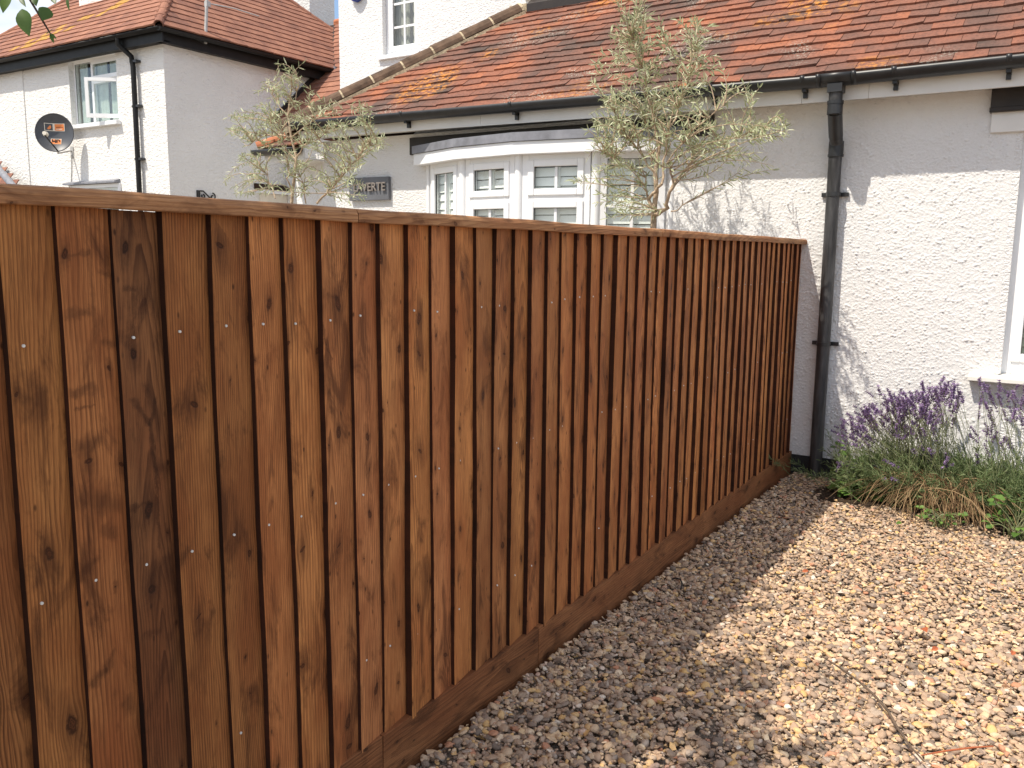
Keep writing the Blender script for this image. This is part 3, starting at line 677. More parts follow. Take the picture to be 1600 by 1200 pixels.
for zc in (1.765, 0.855):
    m = MB(); m.tube([(PX+.004, PY, zc+.012), (PX+.004, PY, zc-.012)], PR*1.12, 18); m.box(PX-.075, PX+.083, -.024, -.006, zc-.012, zc+.012); m.box(PX-.03, PX+.03, PY, -.012, zc-.012, zc+.012)
    m.build('pipe_clip', M['black_plastic'], dp)

# ---- windows
def window(parent, A, B, z0, z1, rows, out, frame=0.045, depth=0.06, name='window', cols=(1,), slats=None, bars=True, sashes=True, gm='upvc', back=0.10, slat_m='shutter', slat_gap=0.055, slat_w=0.045, tilt=40):
    """frame from A to B (xy) facing out; rows = list of z splits; each light gets sash, pane, glazing bars"""
    A, B = Vector((*A, 0)), Vector((*B, 0)); U = (B-A); Wd = U.length; U.normalize(); O = Vector((*out, 0)).normalized(); Z = Vector((0, 0, 1))
    f = MB()
    zs = [z0]+rows+[z1]
    f.obox(A, U, O, Z, 0, frame, -depth, 0, z0, z1); f.obox(A, U, O, Z, Wd-frame, Wd, -depth, 0, z0, z1)
    for z in zs:
        lo, hi = (z, z+frame) if z == z0 else (z-frame, z) if z == z1 else (z-frame/2, z+frame/2)
        f.obox(A, U, O, Z, frame, Wd-frame, -depth, -0.0005, lo, hi)
    w = f.build(name, M[gm], parent, bevel=0.004)
    for a, b in zip(zs[:-1], zs[1:]):
        la = a+(frame if a == z0 else frame/2); lb = b-(frame if b == z1 else frame/2)
        u0, u1 = frame, Wd-frame; s = 0.0
        if sashes:
            s = 0.042; m = MB(); e = -0.006
            m.obox(A, U, O, Z, u0+e, u0+s, -0.03, 0.012, la+e, lb-e); m.obox(A, U, O, Z, u1-s, u1-e, -0.03, 0.012, la+e, lb-e)
            m.obox(A, U, O, Z, u0+s, u1-s, -0.03, 0.0115, la+e, la+s); m.obox(A, U, O, Z, u0+s, u1-s, -0.03, 0.0115, lb-s, lb-e)
            m.build('sash', M[gm], w, bevel=0.006)
        m = MB(); m.obox(A, U, O, Z, u0+s-.004, u1-s+.004, -0.016, -0.012, la+s-.004, lb-s+.004); m.build('pane', M['glass'], w)
        m = MB(); t = 0.0028
        m.obox(A, U, O, Z, u0+s, u0+s+t, -0.012, -0.004, la+s, lb-s); m.obox(A, U, O, Z, u1-s-t, u1-s, -0.012, -0.004, la+s, lb-s)
        m.obox(A, U, O, Z, u0+s+t, u1-s-t, -0.012, -0.004, la+s, la+s+t); m.obox(A, U, O, Z, u0+s+t, u1-s-t, -0.012, -0.004, lb-s-t, lb-s)
        m.build('gasket', M['black_plastic'], w)
        if bars:
            m = MB(); h = 0.010; um = (u0+u1)/2
            m.obox(A, U, O, Z, um-h, um+h, -0.022, -0.006, la+s, lb-s)
            if lb-la > 0.55:
                nb = int(bars) if bars > 1 else 2
                for q in range(1, nb):
                    zz = la+(lb-la)*q/nb; m.obox(A, U, O, Z, u0+s, um-h, -0.022, -0.006, zz-h, zz+h); m.obox(A, U, O, Z, um+h, u1-s, -0.022, -0.006, zz-h, zz+h)
            m.build('glazing_bar', M[gm], w)
    if slats:
        m = MB(); z = z0+frame; ct, st = math.cos(math.radians(tilt)), math.sin(math.radians(tilt)); sd = O*ct - Z*st; nn = O*st + Z*ct
        while z < z1-frame:
            m.obox(A+Z*z-O*(back+.02), U, sd, nn, frame, Wd-frame, -slat_w/2, slat_w/2, -0.003, 0.003); z += slat_gap
        for q in (frame-.02, Wd/2-.012, Wd-frame-.015): m.obox(A-O*(back+.02), U, O, Z, q, q+.03, -.008, .018, z0, z1)
        m.build('shutter' if slat_m == 'shutter' else 'blind', M[slat_m], w)
    return w

# bow window
bay = link('bow_window', MB().mesh('bow_window', M['upvc']), house)
cor = [(-2.985, -0.01), (-2.49, -0.225), (-1.945, -0.30), (-1.375, -0.215), (-0.905, -0.01)]
ZB0, ZB1 = 0.72, 2.085
mb = MB()
for x, y in cor[1:-1]: mb.tube([(x, y+.022, ZB0), (x, y+.022, ZB1)], 0.036, 10)
mb.tube([(-2.985, 0.0, ZB0), (-2.985, 0.0, ZB1)], .02, 8); mb.tube([(-.90, 0.0, ZB0), (-.90, 0.0, ZB1)], .02, 8)
me = mb.mesh('bow_window', M['upvc']); bay.data = me
for i in range(4):
    A, B = Vector((*cor[i], 0)), Vector((*cor[i+1], 0)); U = (B-A).normalized(); o = Vector((U.y, -U.x, 0))
    a2, b2 = A+U*.034, B-U*.034
    window(bay, a2.xy, b2.xy, ZB0, ZB1, [] if i == 0 else ([1.775] if i < 3 else []), o.xy, 0.05 if i else .045, 0.06, bars=4 if i == 3 else 2, slats=True, sashes=(i != 3), tilt=78, slat_gap=0.066, slat_w=0.060, back=0.03)
mb = MB()                                            # inside of the room: back wall, floor, ceiling
mb.poly([(-3.1, 1.22, 0), (-.7, 1.22, 0), (-.7, 1.22, 2.3), (-3.1, 1.22, 2.3)]); mb.poly([(-3.1, .26, .02), (-.7, .26, .02), (-.7, 1.22, .02), (-3.1, 1.22, .02)])
mb.poly([(-3.1, .0, 2.165), (-.7, .0, 2.165), (-.7, 1.22, 2.165), (-3.1, 1.22, 2.165)]); mb.poly([(-3.1, .26, 0), (-3.1, 1.22, 0), (-3.1, 1.22, 2.3), (-3.1, .26, 2.3)]); mb.poly([(-.7, .26, 0), (-.7, 1.22, 0), (-.7, 1.22, 2.3), (-.7, .26, 2.3)])
mb.build('room_lining', M['room'], house)
def offset_line(pts, d):
    out = []
    for i, p in enumerate(pts):
        n = Vector((0, 0))
        for a, b in ((i-1, i), (i, i+1)):
            if a >= 0 and b < len(pts):
                t = (Vector(pts[b])-Vector(pts[a])).normalized(); n += Vector((t.y, -t.x))
        n.normalize(); out.append((p[0]+n.x*d, p[1]+n.y*d))
    return out
def ribbon(mb, pts, d0, d1, z0a, z1a, z0b, z1b, m=0):
    """solid strip along pts: outer line d1, inner d0"""
    i_, o_ = offset_line(pts, d0), offset_line(pts, d1); n = len(pts); vs = []
    for k in range(n): vs += [(*i_[k], z0a), (*i_[k], z1a), (*o_[k], z1b), (*o_[k], z0b)]
    fs = [(k*4+j, k*4+(j+1) % 4, (k+1)*4+(j+1) % 4, (k+1)*4+j) for k in range(n-1) for j in range(4)] + [(0, 1, 2, 3), (4*n-1, 4*n-2, 4*n-3, 4*n-4)]
    mb.add(vs, fs, m)
cap = [(-3.06, 0.0)]+cor[1:-1]+[(-0.84, 0.0)]
mb = MB(); ribbon(mb, cap, -0.05, 0.075, 2.08, 2.165, 2.075, 2.163); mb.build('bow_fascia', M['upvc'], bay, bevel=.004)
mb = MB(); o_ = offset_line(cap, .08); mb.add([(*p, 2.168) for p in o_]+[(*p, 2.168) for p in cap], [(i, i+1, 5+i+1, 5+i) for i in range(4)])
ribbon(mb, cap, 0.0, 0.088, 2.17, 2.234, 2.164, 2.224); mb.build('bow_lead_roof', M['lead'], bay)
mb = MB(); ribbon(mb, cor, 0.0, 0.05, 0.66, 0.71, 0.66, 0.70); mb.build('bow_sill', M['upvc'], bay)
mb = MB(); ribbon(mb, cor, -0.03, 0.0, 0.0, 0.66, 0.0, 0.66); mb.build('bow_apron', M['render'], bay)
mb = MB(); mb.box(-3.16, -0.62, -.03, -.001, 2.165, 2.30); mb.build('lintel', M['dark_timber'], house, bevel=.004)
# right window
WX0, WX1, WZ0, WZ1 = 1.105, 2.36, 0.742, 2.068
window(house, (WX0, 0.055), (WX1, 0.055), WZ0, WZ1, [], (0, -1), 0.075, 0.07, sashes=True, bars=False, slats=True, slat_m='blind', slat_gap=0.05, slat_w=0.05, back=0.05, tilt=62)
mb = MB(); mb.prism([(0.978, -0.085, 0.700), (0.978, -0.085, 0.727), (0.978, 0.06, 0.742), (0.978, 0.06, 0.700)], (1.5, 0, 0)); mb.build('window_sill', M['sill'], house, bevel=.004)
mb = MB(); mb.box(0.965, 2.5, -.05, -.002, 2.19, 2.325); mb.box(0.962, 2.5, -.058, -.002, 2.185, 2.21); mb.build('lintel', M['dark_timber'], house, bevel=.003)
mb = MB(); mb.box(0.973, 2.5, -.028, .03, 2.078, 2.188); mb.build('lintel_board', M['fascia'], house, bevel=.003)
mb = MB(); mb.box(1.10, 1.135, -.004, .25, .742, 2.08); mb.build('window_reveal', M['render'], house)
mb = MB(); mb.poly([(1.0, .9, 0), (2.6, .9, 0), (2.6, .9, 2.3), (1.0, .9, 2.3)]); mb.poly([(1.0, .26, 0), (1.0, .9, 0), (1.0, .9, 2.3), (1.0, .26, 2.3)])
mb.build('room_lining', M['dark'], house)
# upper window
window(house, (ux0, UY+.06), (ux1+.02, UY+.06), uz0+.02, uz1, [], (0, -1), 0.05, 0.07, sashes=True, bars=4, slats=False)
m = MB()
for k in range(2):
    x0 = ux0+.05+.235*k; n = 14
    vs = []
    for i in range(n+1):
        xx = x0+.19*i/n; yy = UY+.13+.012*math.sin(i*2.4)
        vs += [(xx, yy, uz0), (xx, yy, uz1)]
    m.add(vs, [(2*i, 2*i+2, 2*i+3, 2*i+1) for i in range(n)], 0, True)
m.build('curtain', M['drape'], house)
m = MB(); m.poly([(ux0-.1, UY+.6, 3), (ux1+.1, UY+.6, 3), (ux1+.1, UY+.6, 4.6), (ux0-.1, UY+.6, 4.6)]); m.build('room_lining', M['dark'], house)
mb = MB(); mb.box(ux0-.05, ux1+.05, UY-.035, UY+.05, uz0-.02, uz0+.018); mb.build('window_sill', M['upvc'], house, bevel=.004)
# side porch with small canopy
mb = MB(); mb.box(-4.60, XL-.004, 0.10, 0.32, 0, 2.17); mb.box(-4.60, -4.45, 0.32, 1.24, 0, 2.17); mb.build('porch_wall', M['render'], house)
PE = at(395, 240, 1, -0.30)
px0, px1, pz = -4.63, -4.145, 2.255
s_ = .50
mb = MB()
mb.poly([(px0, -.3, pz), (px1, -.3, pz), (px1, .1, pz+.4*s_), (px0+.4, .1, pz+.4*s_)], 1)
ln = math.hypot(1, s_)
tiles(mb, (px0, -.31, pz), (1, 0, 0), (0, 1/ln, s_/ln), 4, .10, .166, .011, lambda v: (v/ln, px1-px0), 1.2)
tiles(mb, (px0-.01, .12, pz), (0, -1, 0), (1/ln, 0, s_/ln), 4, .10, .166, .011, lambda v: (0, .42-v/ln), 1.2)
mb.build('porch_roof', [M['tile'], M['felt']], house, recalc=False)
mb = MB(); hip_tiles(mb, (px0-.01, -.31, pz+.03), (px0+.30, .01, pz+.32*s_+.04), .065, .26); mb.build('porch_hip_tile', [M['terracotta'], M['mortar']], house)
mb = MB(); mb.box(px0+.01, px1, -.245, -.225, pz-.10, pz+.005); mb.box(px0+.03, px1, -.224, .10, pz-.09, pz-.08); mb.build('porch_fascia', M['fascia'], house)
mb = MB(); gy2 = gy; gy = -.30; gutter_run(mb, [(px0-.05, gy, pz-.004), (px1+.01, gy, pz-.004)], .05); gy = gy2; mb.build('porch_gutter', M['black_plastic'], house)

# house name plaque
pl = thing('house_name_plaque', 'dark slate house name plaque with raised letters on the white wall', 'plaque', (-3.6, -0.01, 1.91))
mb = MB(); mb.box(-3.825, -3.382, -.034, -.006, 1.817, 2.006); mb.build('plate', M['slate'], pl, bevel=.002)
def text(name, s, size, M4, mat, parent, depth=0.004, bold=0.0, squash=1.0):
    cu = bpy.data.curves.new(name, 'FONT'); cu.body = s; cu.size = size; cu.extrude = depth; cu.align_x = 'CENTER'; cu.align_y = 'CENTER'; cu.offset = bold
    o = bpy.data.objects.new(name, cu); COL.objects.link(o)
    dg = bpy.context.evaluated_depsgraph_get(); me = bpy.data.meshes.new_from_object(o.evaluated_get(dg)); bpy.data.objects.remove(o)
    me.transform(Matrix.Diagonal((squash, 1, 1, 1))); me.transform(M4); me.materials.clear(); me.materials.append(mat)
    return link(name, me, parent)
text('lettering', 'LAVERTE', 0.098, Matrix.Translation((-3.585, -.046, 1.922)) @ Matrix.Rotation(math.pi/2, 4, 'X'), M['letter'], pl, .005, .001, 0.92)

# alarm box on the upper wall
al = at(560, 0, 1, UY)
ab = thing('alarm_box', 'blue alarm box high on the white upper wall', 'alarm box', (al[0], UY, al[2]))
mb = MB(); cx, cz = al[0], al[2]
prof = [(-.085, .22), (.085, .22), (.095, .06), (.04, -.015), (0, -.03), (-.04, -.015), (-.095, .06)]
mb.prism([(cx+a, UY-.004, cz+b) for a, b in prof], (0, -.06, 0)); mb.build('casing', M['blue'], ab, bevel=.01)

# ------------------------------------------------------------------ the far house
NX, NY, NP = -11.845, 4.0, 0.87
far = thing('neighbour_house', 'two storey white rendered house with red tiled hipped roof and chimneys', 'house', (-15, 7, 0))
fx0, fz0, fz1 = -14.70, 3.665, 4.83           # upper window opening
fx1 = -13.20
mb = MB()
mb.box(-18.6, fx0, NY, NY+.3, 0, 4.98); mb.box(fx1, NX, NY, NY+.3, 0, 4.98); mb.box(fx0, fx1, NY+.001, NY+.3, 0, fz0); mb.box(fx0, fx1, NY+.001, NY+.3, fz1, 4.98)
mb.box(NX-.3, NX-.001, NY+.3, 10.3, 0, 4.98); mb.box(-18.6, -18.3, NY+.3, 10.3, 0, 4.98)
xp = at(42, 200, 1, NY)[0]
mb.box(-18.62, xp, NY-.018, NY+.01, 0, 4.975)
mb.build('wall', M['render_old'], far)
ex, ey, ez = -11.55, 3.72, 5.02
exl, eyr = -18.85, 10.5
ln = math.hypot(1, NP); half = (eyr-ey)/2
apx0, apx1 = exl+half, ex-half
ridge_z = ez+half*NP
mb = MB()
rA, rB = (min(apx0, apx1), ey+half, ridge_z), (max(apx0, apx1), ey+half, ridge_z)
mb.add([(exl, ey, ez), (ex, ey, ez), (ex, eyr, ez), (exl, eyr, ez), rA, rB], [(0, 1, 5, 4), (1, 2, 5), (2, 3, 4, 5), (3, 0, 4)], 1)
rows = int(half*ln/.19)
msel = lambda u, r: 2 if (abs(u-(2.2+r*0.42)) < .5 and r < 9 and random.random() < .6) else 0
tiles(mb, (exl, ey-.03, ez-.02), (1, 0, 0), (0, 1/ln, NP/ln), rows, .19, .20, .027, lambda v: (v/ln, ex-exl-v/ln), 1.0, msel=msel)
tiles(mb, (ex+.03, ey, ez-.02), (0, 1, 0), (-1/ln, 0, NP/ln), rows, .19, .20, .027, lambda v: (v/ln, eyr-ey-v/ln), 1.0)
mb.build('roof', [M['tile_red'], M['felt'], M['tile_yellow']], far, recalc=False)
mb = MB()
hip_tiles(mb, (ex, ey, ez+.05), (rB[0], rB[1], rB[2]+.06), .075, .32); hip_tiles(mb, (exl, ey, ez+.05), (rA[0], rA[1], rA[2]+.06), .075, .32); hip_tiles(mb, (ex, eyr, ez+.05), (rB[0], rB[1], rB[2]+.06), .075, .32)
mb.build('hip_tile', [M['tile_red'], M['tile_red']], far)
# wing roof behind, falling towards the camera, meeting the main roof in a valley
wy0, wz0 = 6.35, 3.78
wr = 9.42
def wpt(x, y): return (x, y, wz0+NP*(y-wy0))
mb = MB()
mb.poly([wpt(NX, wy0), wpt(-6.5, wy0), wpt(-6.5, wr), wpt(NX-1.6, wr), wpt(ex, 7.87), wpt(NX, 7.6)], 1)
def wl(v):
    y = wy0+v/ln
    return (0.0 if y < 7.8 else -(y-7.8)*0.75, 5.3)
tiles(mb, (NX, wy0, wz0), (1, 0, 0), (0, 1/ln, NP/ln), int((wr-wy0)*ln/.19), .19, .20, .027, wl, 1.0)
mb.poly([wpt(NX-1.6, wr+.002), wpt(-6.5, wr+.002), (-6.5, 12.4, wz0), (NX-1.6, 12.4, wz0)], 1)
mb.build('wing_roof', [M['tile_red'], M['felt']], far, recalc=False)
mb = MB(); hip_tiles(mb, (NX-1.2, wr, wz0+NP*(wr-wy0)+.04), (-6.5, wr, wz0+NP*(wr-wy0)+.04), .10, .32); mb.build('wing_ridge_tile', [M['terracotta'], M['terracotta']], far)
mb = MB(); mb.box(NX+.02, -6.6, wy0+.3, 12.2, 0, wz0+.1); mb.build('wing_wall', M['render_old'], far)
mb = MB()                                              # lead soaker along the wall and in the valley
mb.obox((NX+.004, wy0, wz0+.03), (1, 0, 0), (0, 1/ln, NP/ln), (0, -NP/ln, 1/ln), 0, .05, 0, 1.55*ln, 0, .10)
mb.tube([(ex-.02, 7.80, 5.06), (ex-.75, 8.55, 5.70), (ex-1.45, 9.3, 6.36)], .05, 6)
mb.build('lead_flashing', M['dark_timber'], far)
mb = MB(); mb.box(ex-.12, ex+.10, 7.70, 7.92, 5.02, 5.075); mb.build('lead_apron', M['lead'], far)
# eaves
mb = MB(); mb.box(-18.75, ex-.02, 3.80, 3.83, 4.80, 5.01); mb.box(-18.75, ex-.1, 3.83, NY-.001, 4.82, 4.84)
mb.box(ex-.13, ex-.10, 3.83, 8.0, 4.80, 5.01); mb.box(NX+.001, ex-.13, 3.83, 8.0, 4.82, 4.84); mb.build('eaves_board', M['black_paint'], far)
mb = MB(); gy2 = gy; gy = 3.735; gutter_run(mb, [(-18.8, gy, 5.02), (ex+.03, gy, 5.005)], .06); gy = gy2; mb.build('gutter', M['black_paint'], far)
mb = MB(); vs = []
for y in (3.70, 8.0):
    for j in range(9):
        a = math.pi*j/8; vs.append((ex+.02+.06*math.cos(a), y, 5.0-.06*math.sin(a)))
mb.add(vs, [(j, j+1, 9+j+1, 9+j) for j in range(8)]+[tuple(range(9)), tuple(range(17, 8, -1))]); mb.build('gutter', M['black_paint'], far)
q = [at(183, 52, 1, 3.735), at(185, 70, 1, 3.74), at(205, 88, 1, NY-.08), at(208, 105, 1, NY-.08), at(218, 303, 1, NY-.08)]
mb = MB(); mb.tube([q[0], q[1], q[2]+np.array([0, 0, 0]), q[3], q[4], (q[4][0], q[4][1], 0.1)], .045, 12); fdp = mb.build('downpipe', M['black_paint'], far)
for zc in (3.85, 2.95, 4.6):
    xx = q[3][0]+(q[4][0]-q[3][0])*(q[3][2]-zc)/(q[3][2]-q[4][2])
    m = MB(); m.box(xx-.07, xx+.11, NY-.10, NY-.001, zc-.02, zc+.02); m.build('pipe_clip', M['black_plastic'], fdp)
# upper window with an open casement
w = window(far, (fx0, NY+.10), (fx1, NY+.10), fz0, fz1, [], (0, -1), 0.045, 0.07, sashes=False, bars=False)
m = MB(); xm = at(143, 100, 1, NY+.1)[0]; m.box(xm-.03, xm+.03, NY+.095, NY+.16, fz0+.04, fz1-.04)
zt_ = 4.42; m.box(xm+.03, fx1-.04, NY+.098, NY+.16, zt_-.03, zt_+.03); m.build('mullion', M['upvc'], w)
m = MB(); m.box(xm+.03, fx1-.045, NY+.07, NY+.10, zt_+.03, zt_+.10); m.box(xm+.03, fx1-.045, NY+.085, NY+.098, fz1-.10, fz1-.04); m.build('sash', M['upvc'], w)
hinge = Vector((fx1-.03, NY+.085, 0)); dirv = Vector((-0.80, -0.60, 0)).normalized(); nrm = Vector((-dirv.y, dirv.x, 0)); cw = 0.62; zb_, ztp = fz0+.05, zt_-.01
m = MB()
for args in ((0, .06, zb_, ztp), (cw-.06, cw, zb_, ztp)): m.obox(hinge, dirv, nrm, (0, 0, 1), args[0], args[1], -.02, .025, args[2], args[3])
m.obox(hinge, dirv, nrm, (0, 0, 1), .06, cw-.06, -.02, .0245, zb_, zb_+.07); m.obox(hinge, dirv, nrm, (0, 0, 1), .06, cw-.06, -.02, .0245, ztp-.06, ztp)
m.build('open_casement', M['upvc'], w)
m = MB(); m.obox(hinge, dirv, nrm, (0, 0, 1), .05, cw-.05, 0, .004, zb_+.06, ztp-.05); m.build('pane', M['glass'], w)
m = MB()
for (xa, xb, yy) in ((fx0+.10, fx0+.36, .32), (fx0+.50, fx0+.95, .34), (fx0+.98, fx1-.03, .36)):
    n = 26; vs = []
    for i in range(n+1):
        xx = xa+(xb-xa)*i/n; y_ = NY+yy-.145+.02*math.sin(i*1.9)
        vs += [(xx, y_, fz0-.05), (xx, y_, fz1+.03)]
    m.add(vs, [(2*i, 2*i+2, 2*i+3, 2*i+1) for i in range(n)], 0, True)
m.build('curtain', M['curtain'], far)
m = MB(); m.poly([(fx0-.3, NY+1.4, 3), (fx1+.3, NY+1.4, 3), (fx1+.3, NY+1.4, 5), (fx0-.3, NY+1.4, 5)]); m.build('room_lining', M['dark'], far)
mb = MB(); mb.box(fx0-.06, fx1+.06, NY-.10, NY+.12, fz0-.075, fz0-.004); mb.build('window_sill', M['upvc'], far, bevel=.006)
for nm, xa, col in (('vase', fx0+.42, 'curtain'), ('blue_bottle', fx0+.22, 'blue')):
    pass
# ground floor window heads
for (xa, xb) in ((at(107, 290, 1, NY)[0], at(188, 285, 1, NY)[0]),):
    mb = MB(); mb.prism([(xa, NY-.001, 2.64), (xa, NY-.12, 2.60), (xa, NY-.12, 2.57), (xa, NY-.001, 2.57)], (xb-xa, 0, 0)); mb.build('window_head', M['lead'], far)
    window(far, (xa+.1, NY-.03), (xb+.02, NY-.03), 1.2, 2.565, [], (0, -1), .07, .028, sashes=False, bars=False)
y0_, y1_ = at(397, 296, 0, NX)[1], at(449, 298, 0, NX)[1]; zl = at(420, 293, 0, NX)[2]
mb = MB(); mb.prism([(NX+.001, y0_, zl+.06), (NX+.16, y0_, zl-.02), (NX+.16, y0_, zl-.05), (NX+.001, y0_, zl-.05)], (0, y1_-y0_, 0)); mb.build('window_head', M['felt'], far)
mb = MB(); mb.box(NX+.001, NX+.14, y0_+.05, y1_, zl-.12, zl-.052); mb.build('window_head_board', M['upvc'], far)
mb = MB(); mb.box(NX+.001, NX+.04, y0_+.12, y1_-.05, 1.2, zl-.122); mb.build('window_panel', M['cream'], far)
# chimneys
c0 = at(124, 10, 1, 5.0); c1 = at(174, 8, 1, 5.0)
mb = MB(); mb.box(c0[0], c1[0], 5.0, 5.9, 5.6, 8.2); mb.box(c0[0]-.06, c1[0]+.06, 4.94, 5.96, 8.0, 8.12); mb.build('chimney', M['render_old'], far)
c0 = at(455, 20, 1, 9.3); c1 = at(484, 20, 1, 9.3)
mb = MB(); mb.box(c0[0], c1[0], 9.3, 10.1, 5.2, 9.0); mb.box(c0[0]-.06, c1[0]+.06, 9.24, 10.16, 8.8, 8.95); mb.build('chimney', M['render_old'], far)
# front bay porch roof at the lower left
e0 = at(-14, 250, 1, NY); e1 = at(28, 300, 1, 3.45)
mb = MB(); zp = e1[2]; ap = (e0[0], NY-.05, e0[2])
mb.poly([(-18.3, 3.45, zp), (e1[0], 3.45, zp), ap, (-18.3, NY-.05, ap[2])], 1)
V_ = Vector((0, NY-.05-3.45, ap[2]-zp)); sl_ = V_.length; V_.normalize()
tiles(mb, (-18.3, 3.44, zp), (1, 0, 0), V_, int(sl_/.17), .17, .2, .016, lambda v: (0, e1[0]+18.3-(e1[0]-e0[0])*v/sl_), 1.0)
mb.build('porch_roof', [M['tile_red'], M['felt']], far, recalc=False)
mb = MB(); mb.tube([(e1[0]+.05, 3.43, zp), (ap[0]+.05, ap[1], ap[2]+.03)], .075, 8); mb.tube([ap, (-18.3, ap[1], ap[2])], .06, 8); mb.build('porch_flashing', M['lead'], far)
mb = MB(); mb.box(-18.3, e1[0]-.1, 3.55, NY-.052, 0, zp-.02); mb.build('porch_wall', M['render_old'], far)

# satellite dish
dc = Vector(at(85, 207, 1, NY-.42)); dn = (Vector(CAM)-dc); dn = (dn.normalized()*1.0+Vector((-.12, -.25, .22))).normalized()
foot = Vector(at(113, 238, 1, NY)); 
sd = thing('satellite_dish', 'round dark grey satellite dish with two orange stickers on a wall arm', 'satellite dish', tuple(foot))
du_ = Vector((0, 0, 1)).cross(dn).normalized(); dv_ = dn.cross(du_).normalized()
R_ = 0.335; DS = R_/0.44; mb = MB(); vs = [dc-dn*.09]; nr, na = 7, 36
for i in range(1, nr+1):
    r = R_*i/nr
    for j in range(na):
        a = 2*math.pi*j/na; vs.append(dc+du_*(r*math.cos(a)*.97)+dv_*(r*math.sin(a)*1.03)-dn*(.09*(1-(r/R_)**2)))
fs = [(0, 1+j, 1+(j+1) % na) for j in range(na)]
for i in range(nr-1): fs += [(1+i*na+j, 1+(i+1)*na+j, 1+(i+1)*na+(j+1) % na, 1+i*na+(j+1) % na) for j in range(na)]
mb.add(vs, fs, 0, True); mb.add([v-dn*.015 for v in vs], [tuple(reversed(f)) for f in fs], 0, True)
rim = vs[-na:]; mb.tube(rim+rim[:1], .010, 6, cap=False)
mb.build('reflector', M['dish'], sd, recalc=False)
def decal(u0, u1, v0, v1, h, mat, nm):
    u0, u1, v0, v1 = u0*DS, u1*DS, v0*DS, v1*DS
    m = MB(); n = 6; vs = []
    for i in range(n+1):
        for j in range(2):
            u = u0+(u1-u0)*i/n; v = (v0, v1)[j]; rr = math.hypot(u/.97, v/1.03)
            vs.append(dc+du_*u+dv_*v-dn*(.09*(1-(rr/R_)**2)-h))
    m.add(vs, [(2*i, 2*i+2, 2*i+3, 2*i+1) for i in range(n)]); return m.build(nm, mat, sd)
lb = decal(-.24, .215, .055, .235, .004, M['cream'], 'sticker'); decal(-.015, .20, .07, .22, .008, M['orange'], 'sticker_band'); decal(-.225, -.06, .07, .22, .008, M['dish'], 'sticker_square')
m = MB(); cc = dc+du_*(-.143*DS)+dv_*(.145*DS); rr = math.hypot(.143, .145)*DS; cc = cc-dn*(.09*(1-(rr/R_)**2)-.012)
m.add([cc+du_*(.055*DS*math.cos(a*math.pi/8))+dv_*(.055*DS*math.sin(a*math.pi/8)) for a in range(16)], [tuple(range(16))]); m.build('sticker_disc', M['orange'], sd)
decal(.015, .175, .135, .160, .012, M['terracotta'], 'sticker_line'); decal(.015, .15, .095, .110, .012, M['cream'], 'sticker_line')
decal(-.11, .13, -.27, -.13, .004, M['cream'], 'sticker'); decal(-.10, .12, -.26, -.14, .008, M['orange'], 'sticker_band')
cc = dc+du_*.01*DS+dv_*(-.2*DS)-dn*(.09*(1-(.2*DS/R_)**2)-.014)
text('lettering', 'HD', .13*DS, Matrix((( du_.x, dv_.x, dn.x, cc.x), (du_.y, dv_.y, dn.y, cc.y), (du_.z, dv_.z, dn.z, cc.z), (0, 0, 0, 1))), M['dark_timber'], sd, .001, .004)
base = dc-dv_*R_*1.02+du_*.05; lnb = dc+dn*.27-dv_*.08-du_*.09
mb = MB(); mb.tube([base, lnb-dv_*.03], .013, 8); mb.build('feed_arm', M['dark_metal'], sd)
mb = MB(); mb.tube([lnb+dn*.02, lnb-dn*.06], .035, 12); mb.tube([lnb-dn*.06, lnb-dn*.09], .045, 12); mb.build('receiver', M['cream'], sd)
mb = MB(); bk = dc-dn*.13-dv_*.18; mb.tube([bk, bk-dn*.06-dv_*.16, foot+Vector((0, -.05, .02)), foot+Vector((0, -.004, .02))], .018, 8); mb.box(foot.x-.05, foot.x+.05, NY-.012, NY-.001, foot.z-.10, foot.z+.10)
mb.build('wall_arm', M['grey_metal'], sd)
cab = [foot+Vector((0, -.02, -.05)), foot+Vector((-.06, -.012, -.4)), foot+Vector((-.10, -.012, -.62))]
mb = MB(); mb.tube(cab, .008, 6); mb.build('cable', M['grey_metal'], sd)

# aerial pole and hanging bracket on the side wall
ap_ = at(321, 68, 0, NX+.22); at_ = at(324, -30, 0, NX+.22)
po = thing('aerial_pole', 'thin grey aerial pole bracketed to the black eaves board', 'aerial', tuple(ap_))
mb = MB(); mb.tube([ap_, at_], .028, 10); mb.build('pole', M['grey_metal'], po)
q2 = at(324, 5, 0, NX+.22); mb = MB(); mb.tube([q2, q2+np.array([0.05, .55, .03]), q2+np.array([.05, 1.1, 0.02])], .012, 8); mb.box(q2[0]-.035, q2[0]+.035, q2[1]-.04, q2[1]+.04, q2[2]-.06, q2[2]+.03); mb.build('arm', M['grey_metal'], po)
mb = MB(); mb.tube([ap_+np.array([0, 0, .03]), ap_+np.array([-.18, -.10, .06])], .015, 8); mb.tube([ap_+np.array([-.02, 0, .0]), ap_+np.array([.0, -.25, .05]), ap_+np.array([-.1, -.32, -.03])], .012, 8); mb.build('clamp', M['dark_metal'], po)
hb = at(309, 300, 0, NX)
hbk = thing('hanging_basket_bracket', 'black scrolled iron bracket on the shaded side wall', 'bracket', tuple(hb))
mb = MB(); mb.box(hb[0]+.001, hb[0]+.03, hb[1]-.03, hb[1]+.03, hb[2]-.35, hb[2]+.03); mb.build('back_plate', M['dark_metal'], hbk)
mb = MB(); sc_ = []
for i in range(20):
    a = i/19*2.3*math.pi; r = .065*(1-i/24); sc_.append((hb[0]+.05, hb[1]+.28+r*math.sin(a), hb[2]-.07+r*math.cos(a)))
